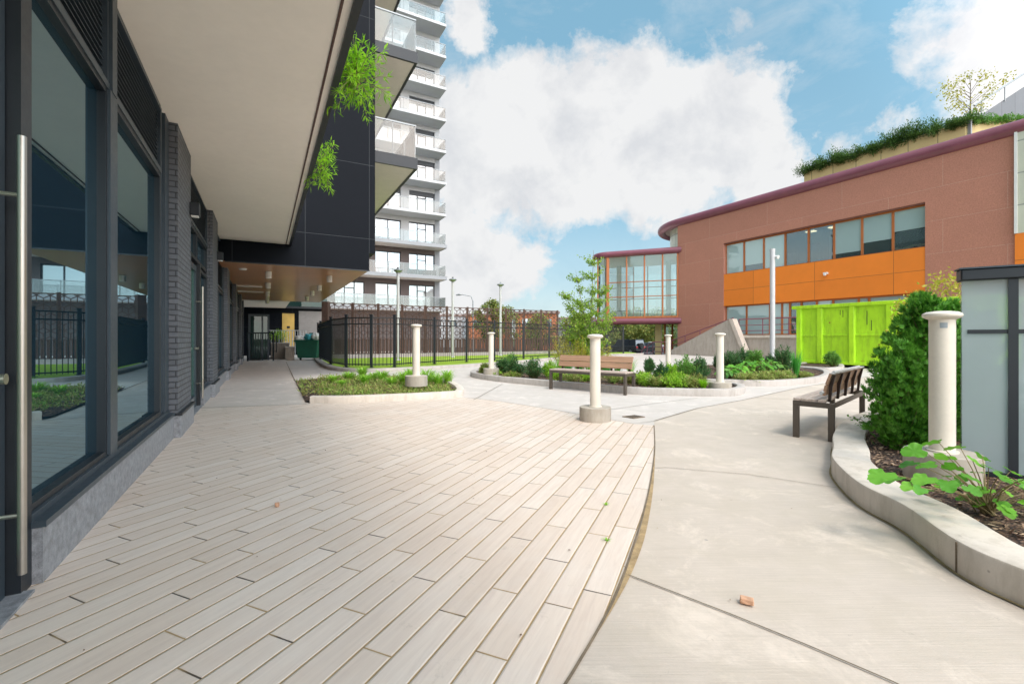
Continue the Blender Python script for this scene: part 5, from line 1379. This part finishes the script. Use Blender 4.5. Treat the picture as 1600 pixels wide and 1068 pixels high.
for (px, py, r, h), nm in zip(tuf, names):
    g = G(px, py)
    grass('grass_tuft', 'bright green grass, '+nm+' of the leaf-shaped bed', 'grass tuft', (g[0], g[1], .035), r*1.6, h*1.85, 150, 'l_grass', .017, .5, 'grass tufts in the leaf-shaped bed')
# long middle bed
def bpt(px, d): return (tpx(px, d), d, .1)
shr = [(757, 13.7, .16, .34, 'l_cover', 'small pale shrub around the foot of the left bed bollard'),
       (785, 13.6, .26, .52, 'l_dark', 'dark shrub nearest the left bed bollard'),
       (806, 12.9, .32, .56, 'l_dark', 'dark broad shrub between the left bollard and the bench'),
       (833, 12.3, .30, .60, 'l_dark', 'dark rounded shrub just left of the bench'),
       (797, 14.6, .32, .62, 'l_mid', 'mid green shrub behind the dark pair, left of the birch'),
       (858, 12.9, .24, .44, 'l_lime', 'lime green shrub between dark shrub and bench end')]
for px, d, r, h, m, lab in shr:
    shrub('garden_shrub', lab, 'shrub', bpt(px, d), r, h, m, 42, 70, .055, .022, group='shrubs in the long bed', start=.15)
for i, (px, d, r, h) in enumerate([(772, 13.3, .25, .16), (800, 12.65, .3, .15), (868, 11.9, .3, .22), (893, 11.5, .34, .2), (915, 11.7, .3, .26), (960, 11.3, .35, .24)]):
    shrub('low_perennial', 'low yellow-green perennial '+['at the left tip of the long bed', 'in front of the dark broad shrub', 'behind the left end of the bench', 'seen under the bench seat, left', 'seen behind the bench seat, middle', 'seen under the right part of the bench seat'][i], 'plant', bpt(px, d), r, h, 'l_cover' if i % 2 else 'l_lime', 22, 50, .06, .02, start=.1)
# young birch clump
bx, by = tpx(922, 14.3), 14.3
t = thing('young_birch', 'young multi-stem birch with airy light green leaves behind the bench', 'tree', (bx, by, .1))
mb = MB(); lv = Leaves()
stems = [((0, 0), (.12, .0, 3.95), .030), ((.05, .05), (-.45, .1, 3.35), .022), ((-.1, 0), (-.85, -.1, 2.7), .018), ((.1, -.05), (.42, .05, 2.9), .018), ((-.15, .05), (-1.0, .1, 1.9), .013), ((.1, 0), (.62, -.1, 2.0), .012), ((-.05, -.05), (-.30, -.2, 2.3), .013), ((0, .05), (-.62, .2, 2.2), .013)]
for (ox, oy), tp, r in stems:
    a = Vector((bx+ox, by+oy, .1)); b = Vector((bx+tp[0], by+tp[1], tp[2])); midp = a.lerp(b, .5)+Vector((-(tp[0])*.22, 0, .1))
    pts = []
    for j in range(9):
        f = j/8; pts.append(a*(1-f)**2+midp*2*f*(1-f)+b*f*f+Vector((random.uniform(-1, 1), random.uniform(-1, 1), 0))*.015)
    mb.tube(pts, [r*(1-.85*j/8) for j in range(9)], 7, False)
    nb = int(14+tp[2]*10)
    for k in range(nb):
        f = .22+.78*random.random(); q = pts[min(8, int(f*8))]; ang = random.random()*6.283
        ln = (.30+.38*random.random())*(1.3-f*.55)*(tp[2]/3.2)**.4
        e = q+Vector((math.cos(ang)*ln*.8, math.sin(ang)*ln*.8, ln*.55))
        mb.tube([q, q.lerp(e, .5)+Vector((0, 0, .03)), e], [.006, .004, .0015], 4, False)
        kk = 26; tt = rng.random((kk, 1))*.9+.1
        ctr = np.array(q)*(1-tt)+np.array(e)*tt+rng.normal(size=(kk, 3))*.035
        lv.add(leaf_mesh(ctr, rdir(kk)+np.array([0, 0, -.3]), rdir(kk), .070*(.6+.7*rng.random(kk)), .042*(.6+.7*rng.random(kk))))
mb.build('trunk', M['trunk'], t); lv.build('crown', M['l_birch'], t)
# golden undergrowth around the birch
for i, (px, d, r, h, m, lab) in enumerate([(880, 14.2, .50, 1.25, 'l_gold', 'golden-green feathery shrub left of the birch stems'), (905, 13.9, .42, 1.15, 'l_gold', 'golden-green feathery shrub directly in front of the birch stems'), (943, 14.5, .40, 1.0, 'l_gold', 'golden-green feathery shrub right of the birch stems')]):
    shrub('feathery_shrub', lab, 'shrub', bpt(px, d), r, h, m, 42, 46, .06, .02, start=.2)
for i, (px, d) in enumerate([(872, 13.2), (888, 13.0), (905, 13.1), (922, 12.9), (948, 12.9), (965, 13.1), (985, 13.0)]):
    grass('ornamental_grass', 'upright green grass clump above the bench back, '+['far left one', 'second from the left', 'third from the left', 'just left of the front bollard', 'just right of the front bollard', 'second right of the front bollard', 'far right one'][i], 'grass', (tpx(px, d), d, .1), .28, .80, 120, 'l_iris' if i % 3 else 'l_grass', .012, .35, 'grass clumps behind the bench back')
# right half of the long bed
for i, (px, d, r, h, m, lab) in enumerate([(1034, 10.9, .20, .50, 'l_dark', 'dark upright shrub, leftmost in the right half of the long bed'), (1048, 11.3, .18, .46, 'l_lime', 'lime shrub between two dark ones right of the bench'), (1070, 11.6, .34, .62, 'l_mid', 'tall mid green shrub right of the bench'), (1092, 11.6, .28, .58, 'l_dark', 'dark shrub left of the tip bollard'), (1014, 13.5, .20, .5, 'l_dark', 'small dark shrub just right of the bench back')]):
    shrub('garden_shrub', lab, 'shrub', bpt(px, d), r, h, m, 40, 60, .07, .022, group='shrubs in the long bed', start=.2, up=.6)
k = 0
for i, (px, d, r, h, m) in enumerate([(1010, 10.6, .30, .26, 'l_lime'), (1030, 10.2, .30, .26, 'l_cover'), (1052, 10.0, .32, .24, 'l_lime'), (1075, 9.95, .28, .22, 'l_cover'), (1003, 11.3, .32, .26, 'l_cover'), (1062, 10.8, .3, .28, 'l_lime'), (1088, 10.3, .24, .26, 'l_cover'), (1040, 10.9, .3, .28, 'l_lime'), (985, 11.0, .3, .22, 'l_cover')]):
    shrub('low_perennial', 'yellow-green perennial in the right half of the long bed, '+['front left', 'front middle', 'front, beneath the tall shrub', 'front right', 'beside the bench leg', 'behind the front row', 'next to the bright fern', 'in the middle row', 'behind the bench end'][i], 'plant', bpt(px, d), r, h, m, 26, 52, .06, .026, start=.1)
c = bpt(1099, 9.75); grass('fern_clump', 'bright fresh green feathery clump left of the tip bollard', 'plant', c, .16, .30, 260, 'l_hang', .008, .25)
# bed round the white pole
for i, (px, d, r, h, m, lab) in enumerate([(1141, 15.4, .38, .74, 'l_dark', 'dark spiky shrub right behind the tip bollard'), (1162, 16.2, .36, .74, 'l_dark', 'second dark spiky shrub in the round bed'), (1180, 15.6, .30, .74, 'l_mid', 'green spiky shrub in the middle of the round bed'), (1203, 14.6, .24, .52, 'l_dark', 'dark rounded shrub at the foot of the white pole'), (1224, 14.0, .34, .82, 'l_dark', 'dark tall shrub right of the white pole'), (1124, 15.8, .2, .55, 'l_dark', 'small dark shrub left of the tip bollard, far back')]):
    shrub('spiky_shrub', lab, 'shrub', bpt(px, d), r, h, m, 40, 60, .085, .024, group='shrubs in the round bed', start=.2, up=.7)
def broad_plant(name, label, c, r, h, k, mat, L=.16, W=.13, cat='plant'):
    t = thing(name, label, cat, c)
    st = MB(); lvx = Leaves()
    for i in range(k):
        a = random.random()*6.283; q = r*math.sqrt(random.random()); z = h*(.45+.6*random.random())*(1-.35*(q/r)**2)
        tip = Vector((c[0]+q*math.cos(a), c[1]+q*math.sin(a), c[2]+z)); b0 = Vector(c)
        st.tube([b0, b0.lerp(tip, .5)+Vector((0, 0, z*.2)), tip], [.006, .005, .003], 5, False)
        dirv = Vector((math.cos(a), math.sin(a), -.25+random.uniform(-.3, .3))); add_lobed(lvx, tip, dirv, L*(.7+.5*random.random()), W/L)
    lvx.build('leaves', M[mat], t, True); st.build('stems', M['stem'], t); return t
def add_lobed(lvx, p, d, L, wr=1.0, lobes=5):
    d = d.normalized(); up = (Vector((0, 0, 1))+Vector((random.uniform(-.55, .55), random.uniform(-.75, .25), 0))).normalized(); x = d.cross(up).normalized(); n = x.cross(d)
    out = []
    K = lobes*6
    for i in range(K+1):
        a = -math.pi*.86+1.72*math.pi*i/K
        rr = L*(.58+.30*abs(math.cos(a*lobes/2.0*.58))**.8)*(1-.18*abs(a)/math.pi)*(1+.05*math.sin(i*2.9))
        yy = math.cos(a)*rr*.75+L*.30; xx = math.sin(a)*rr*.62*wr
        z = .28*abs(xx)-.40*(max(0, yy)/L)**2*L*.5-.5*xx*xx/L+L*.03*math.sin(i*1.3)
        out.append(p+d*yy+x*xx+n*z)
    cpt = p+d*L*.35+n*(-.005)
    vs = [tuple(cpt), tuple(p)]+[tuple(v) for v in out]
    idx = list(range(2, 2+len(out)))
    f4 = []
    for a_, b_ in zip(idx[:-1], idx[1:]): f4.append((0, a_, b_))
    f4.append((0, 1, idx[0])); f4.append((0, idx[-1], 1))
    v = np.array(vs); lvx.v.append(v); lvx.f.extend([tuple(i+lvx.n for i in f) for f in f4]); lvx.n += len(v)
for i, (px, d, r, h, m, lab) in enumerate([(1150, 12.2, .38, .42, 'l_broad', 'broad-leaved plant in the round bed, left one behind the tip bollard'), (1166, 12.9, .40, .50, 'l_broad', 'broad-leaved plant in the round bed, second from the left'), (1187, 12.9, .42, .56, 'l_broad', 'broad-leaved plant in the round bed, tallest in the middle'), (1205, 13.2, .36, .46, 'l_mid', 'darker broad-leaved plant in the round bed, right one'), (1140, 12.0, .3, .3, 'l_mid', 'dark blue-green broad-leaved plant low behind the tip bollard')]):
    broad_plant('hosta_plant', lab, bpt(px, d), r, h, 60, m, .13, .11)
for i, (px, d, r, h) in enumerate([(1165, 11.6, .34, .2), (1190, 11.7, .36, .22), (1212, 11.9, .36, .24), (1228, 12.2, .28, .22), (1255, 12.6, .24, .16)]):
    shrub('low_perennial', 'low yellow-green perennial along the front of the round bed, '+['leftmost', 'second from left', 'middle', 'left of the iris', 'right of the iris'][i], 'plant', bpt(px, d), r, h, 'l_cover', 24, 50, .06, .022, start=.1)
c = bpt(1244, 12.6); grass('iris_clump', 'tall upright iris blades at the right of the round bed', 'plant', c, .20, .80, 90, 'l_iris', .028, .06)
shrub('round_shrub', 'small ball-shaped shrub in front of the lime container', 'shrub', bpt(1300, 17.3), .32, .58, 'l_mid', 60, 60, .06, .025, start=.4)
# raised planter: cedars
def cedar(name, label, c, rx, ry, h, nb, per=34):
    t = thing(name, label, 'hedge shrub', c)
    lvx = Leaves(); st = MB()
    st.tube([c, (c[0], c[1], c[2]+h*.9)], [.03, .008], 7)
    for i in range(nb):
        f = (i+random.random())/nb; a = i*2.39996+random.uniform(-.5, .5)
        rr = (math.sin(math.pi*min(1, f*.78+.22)))**.6*(.62+.55*random.random())
        tip = np.array([c[0]+rx*rr*math.cos(a), c[1]+ry*rr*math.sin(a), c[2]+.06+h*f+random.uniform(-.05, .07)])
        root = np.array([c[0], c[1], max(c[2]+.02, tip[2]-.22-.2*rr)])
        ax = tip-root; ax /= np.linalg.norm(ax)
        st.tube([tuple(root), tuple(tip)], [.006, .002], 4, False)
        side0 = np.cross(ax, [0, 0, 1.]); side0 /= (np.linalg.norm(side0)+1e-9); up0 = np.cross(side0, ax)
        for j in range(per):
            g = .35+.72*random.random()**.8
            wob = (1.12-g)*.22+.02
            p = root+(tip-root)*g+rdir(1)[0]*wob*random.random()
            out = ax*.8+rdir(1)[0]*.55+np.array([0, 0, .35]); out /= np.linalg.norm(out)
            tw = random.uniform(-1.4, 1.4); fan = side0*math.cos(tw)+up0*math.sin(tw)
            kk = 7; ang = np.linspace(-.85, .85, kk)+rng.normal(size=kk)*.08
            D = out[None]*np.cos(ang)[:, None]+fan[None]*np.sin(ang)[:, None]
            nn = np.cross(out, fan)
            L = (.050+.03*random.random())*(1-.45*np.abs(ang))
            lvx.add(leaf_mesh(np.tile(p, (kk, 1)), D, np.tile(nn, (kk, 1))+rdir(kk)*.2, L, np.full(kk, .010)))
    lvx.build('foliage', M['l_cedar'], t); st.build('trunk', M['stem'], t); return t
cedar('cedar_shrub', 'dense dark green cedar shrub behind the near bollard, tallest', (4.22, 4.66, .12), .36, .40, 1.42, 170)
cedar('cedar_shrub', 'dense dark green cedar shrub low beside the curved wall, in front of the tallest', (3.80, 4.42, .12), .26, .26, .92, 90)
cedar('cedar_shrub', 'dense cedar shrub partly hidden behind the frosted glass', (4.82, 5.05, .12), .40, .42, 1.42, 120)
cedar('cedar_shrub', 'dense cedar shrub farthest back behind the frosted glass', (5.6, 5.5, .12), .45, .45, 1.35, 60)
tree('autumn_shrub', 'yellowing twiggy shrub rising above the cedars', 5.55, 5.75, .12, 1.85, .55, 'l_gold', 34, 26, .055, .03, .015, .45)
tree('autumn_shrub', 'yellowing wispy shrub, left tip above the cedars', 4.72, 5.35, .12, 1.60, .28, 'l_gold', 16, 18, .05, .028, .012, .5)
# twig with round leaves over the wall
t = thing('trailing_twig', 'thin twig with small pale leaves reaching over the curved wall toward the bench', 'plant', (3.95, 5.05, .12)); st = MB(); lvx = Leaves()
for e in [P(1329, 655, 5.2), P(1340, 664, 5.0), P(1352, 648, 5.4), P(1356, 662, 5.0), P(1348, 668, 4.8), P(1362, 640, 5.2), P(1360, 652, 5.0)]:
    b0 = Vector((3.95, 5.0, .2)); e = Vector(e); e.z = max(e.z, .2); st.tube([b0, b0.lerp(e, .5)+Vector((0, 0, .06)), e], [.004, .003, .0015], 5, False)
    for j in range(16):
        f = .45+.55*random.random(); q = b0.lerp(e, f)+Vector((0, 0, .10*(1-f)*f*2)); kk = 1
        lvx.add(leaf_mesh(np.array([q])+rng.normal(size=(1, 3))*.012, rdir(1), rdir(1)*.5+np.array([0, 0, 1.]), [.035], [.028]))
lvx.build('leaves', M['l_mid'], t); st.build('stems', M['stem'], t)
# big-leaved bramble in the foreground
br = thing('bramble_plant', 'low plant with large bright lobed leaves spilling onto the raised planter wall', 'plant', (3.0, 2.6, .12))
st = MB(); lvx = Leaves(); root = Vector((2.90, 2.78, .13))
targets = [((1383, 738), 2.62, .12, -150), ((1440, 702), 2.75, .10, 170), ((1466, 690), 2.9, .10, 120), ((1428, 722), 2.8, .085, 190), ((1405, 745), 2.7, .09, 200), ((1480, 712), 2.8, .10, 60), ((1500, 698), 2.9, .09, 80), ((1520, 720), 2.75, .09, 20),
           ((1450, 745), 2.6, .10, 210), ((1480, 752), 2.55, .09, 240), ((1506, 742), 2.6, .08, 300), ((1545, 730), 2.7, .085, 10), ((1560, 744), 2.6, .09, -10), ((1590, 752), 2.35, .12, 0), ((1535, 712), 2.9, .08, 40), ((1460, 725), 2.75, .09, 150), ((1495, 728), 2.7, .085, 100), ((1425, 757), 2.6, .07, 200), ((1620, 740), 2.4, .11, 0), ((1512, 760), 2.5, .07, 280), ((1580, 735), 2.75, .08, 20), ((1440, 762), 2.5, .06, 230)]
for (px, py), d, L, az in targets:
    tip = Vector(P(px, py, d)); tip.z = max(tip.z, .2); m_ = root.lerp(tip, .55)+Vector((0, 0, .05))
    st.tube([root+Vector((random.uniform(-.04, .04), random.uniform(-.04, .04), 0)), root.lerp(m_, .6)+Vector((0, 0, .03)), m_, tip], [.005, .004, .003, .002], 6, False)
    a = R(az+random.uniform(-20, 20)); add_lobed(lvx, tip, Vector((math.cos(a), math.sin(a)*.7, -.22)), L*1.08, 1.15)
for k in range(30):
    a = random.random()*6.283; q_ = .08+.30*random.random(); e = root+Vector((math.cos(a)*q_+.08, math.sin(a)*q_*.7, .05+random.random()*.16)); st.tube([root, root.lerp(e, .5)+Vector((0, 0, .03)), e], [.004, .003, .001], 5, False)
    add_lobed(lvx, e, Vector((math.cos(a), math.sin(a), -.1)), .05+.05*random.random(), 1.1)
lvx.build('leaves', M['l_broad'], br, True); st.build('stems', M['stem'], br)
# loose leaves lying on the mulch near camera: none

# ================================================================ SKY, LIGHT, CAMERA
SUN_EL, SUN_AZ = R(58), math.atan2(-.94, .38)      # azimuth of the direction TO the sun (x,y)
w = bpy.data.worlds.new('World'); scene.world = w; w.use_nodes = True
nt = w.node_tree; nt.nodes.clear()
out = nt.nodes.new('ShaderNodeOutputWorld'); bg = nt.nodes.new('ShaderNodeBackground'); bg.inputs[1].default_value = .056
nt.links.new(bg.outputs[0], out.inputs[0])
sky = nt.nodes.new('ShaderNodeTexSky'); sky.sky_type = 'NISHITA'; sky.sun_disc = False
sky.sun_elevation = SUN_EL; sky.sun_rotation = math.pi/2-SUN_AZ; sky.air_density = 1.0; sky.dust_density = .6; sky.ozone_density = 1.3
tc = nt.nodes.new('ShaderNodeTexCoord'); dv = nt.nodes.new('ShaderNodeVectorMath'); dv.operation = 'NORMALIZE'; nt.links.new(tc.outputs['Generated'], dv.inputs[0])
d0 = dv.outputs[0]
nz = nd(nt, 'ShaderNodeTexNoise', {'Vector': d0, 'Scale': 6.0, 'Detail': 10.0, 'Roughness': .66})
sub = nd(nt, 'ShaderNodeVectorMath', {0: nz.outputs['Color'], 1: (.5, .5, .5)}, operation='SUBTRACT')
scl = nd(nt, 'ShaderNodeVectorMath', {0: sub.outputs[0], 'Scale': .21}, operation='SCALE')
dd = nd(nt, 'ShaderNodeVectorMath', {0: d0, 1: scl.outputs[0]}, operation='ADD').outputs[0]
blobs = [(860, 175, 85, 1), (950, 165, 85, 1), (1060, 195, 85, 1), (1130, 200, 75, 1), (780, 220, 100, 1), (900, 245, 105, 1), (1050, 262, 95, 1), (1165, 262, 72, 1), (735, 270, 70, 1), (1210, 240, 45, .8), (735, 425, 95, 1), (790, 410, 50, .9), (740, 5, 50, .8),
         (1010, 62, 38, .5), (965, 78, 28, .45), (1150, 50, 60, .38), (1570, 70, 120, .75), (1500, 20, 80, .6), (1345, 215, 60, .45), (1390, 195, 45, .5), (1250, 330, 60, .5), (1090, 335, 55, .6), (800, 338, 40, .5), (1180, 105, 40, .35), (1300, 190, 40, .4), (1500, 130, 60, .5), (1700, 200, 150, .9), (1800, 0, 200, .8), (500, 200, 200, .9)]
m = None
for px, py, r, amp in blobs:
    v = Vector(((px-CX)/F, 1, (CY-py)/F)); ln = v.length; v.normalize(); rr = r/F/ln*1.15
    ds = nd(nt, 'ShaderNodeVectorMath', {0: dd, 1: tuple(v)}, operation='DISTANCE').outputs['Value']
    val = math_(nt, 'MULTIPLY_ADD', ds, -amp/rr*.62, amp*1.0)
    m = val if m is None else nd(nt, 'ShaderNodeMath', {0: m, 1: val, 2: .10}, operation='SMOOTH_MAX').outputs[0]
m = math_(nt, 'ADD', m, math_(nt, 'MULTIPLY', math_(nt, 'SUBTRACT', noise(nt, d0, 9.0, 8, .62, .4), .52), .75))
mf = ramp(nt, m, [(.30, 0), (.38, .5), (.50, 1)])
sep = nt.nodes.new('ShaderNodeSeparateXYZ'); nt.links.new(d0, sep.inputs[0])
# broken cloud elsewhere in the sky, and thin veils
gn = noise(nt, nd(nt, 'ShaderNodeMapping', {'Vector': d0, 'Scale': (1, 1, 1.8)}).outputs[0], 2.6, 8, .58, .3)
back = ramp(nt, gn, [(.40, 0), (.60, 1)])
front = ramp(nt, sep.outputs[1], [(.30, 0), (.45, 1)])
gm = math_(nt, 'MULTIPLY', back, math_(nt, 'SUBTRACT', 1.0, front))
veil = math_(nt, 'MULTIPLY', ramp(nt, noise(nt, nd(nt, 'ShaderNodeMapping', {'Vector': d0, 'Scale': (2, 2, 5)}).outputs[0], 3.0, 8, .65, .5), [(.45, 0), (.75, 1)]), .35)
hz = ramp(nt, sep.outputs[2], [(0, .72), (.10, .42), (.25, .10), (.5, 0)])
mask = math_(nt, 'MAXIMUM', math_(nt, 'MAXIMUM', mf, gm), math_(nt, 'MAXIMUM', veil, hz))
# cloud tone: white with soft grey bellies
cn = noise(nt, d0, 7.0, 6, .6, .2)
cc = mixc(nt, ramp(nt, cn, [(.34, 0), (.52, 1)]), (5.75, 5.9, 6.15), (6.95, 7.0, 7.05))
blue = mixc(nt, 1.0, sky.outputs[0], (.95, 1.24, 1.12), 'MULTIPLY')
skc = mixc(nt, .55, blue, (2.7, 5.2, 6.8))
col = mixc(nt, mask, skc, cc)
# added fill light: unseen sky behind and right of the camera, brightened and warmed
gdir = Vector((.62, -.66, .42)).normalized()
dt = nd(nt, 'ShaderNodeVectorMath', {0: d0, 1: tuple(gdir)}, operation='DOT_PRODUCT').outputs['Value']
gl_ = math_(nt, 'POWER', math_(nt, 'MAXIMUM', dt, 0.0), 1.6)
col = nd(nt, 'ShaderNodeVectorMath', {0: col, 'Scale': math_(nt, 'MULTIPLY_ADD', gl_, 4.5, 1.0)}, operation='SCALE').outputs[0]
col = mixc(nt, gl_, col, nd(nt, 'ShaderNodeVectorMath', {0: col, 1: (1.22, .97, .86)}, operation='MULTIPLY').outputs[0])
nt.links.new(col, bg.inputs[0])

sun = bpy.data.lights.new('sun', 'SUN'); sun.energy = .85; sun.angle = R(16); sun.color = (1, .93, .83)
so = bpy.data.objects.new('sun', sun); COL.objects.link(so)
dirv = Vector((math.cos(SUN_AZ)*math.cos(SUN_EL), math.sin(SUN_AZ)*math.cos(SUN_EL), math.sin(SUN_EL)))
so.rotation_euler = dirv.to_track_quat('Z', 'Y').to_euler()
so.location = (0, -5, 30)
cam = bpy.data.cameras.new('camera'); cam.sensor_width = 36; cam.lens = 36*F/1600; cam.shift_y = -6/1600; cam.clip_end = 3000; cam.clip_start = .05
co = bpy.data.objects.new('camera', cam); COL.objects.link(co); co.location = (0, 0, HC); co.rotation_euler = (R(90), 0, 0)
scene.camera = co
vs = scene.view_settings; vs.view_transform = 'Standard'; vs.look = 'None'; vs.gamma = 1; vs.use_curve_mapping = False; vs.exposure = 1.18
scene.cycles.max_bounces = 8; scene.cycles.transparent_max_bounces = 12
scene.cycles.use_denoising = True
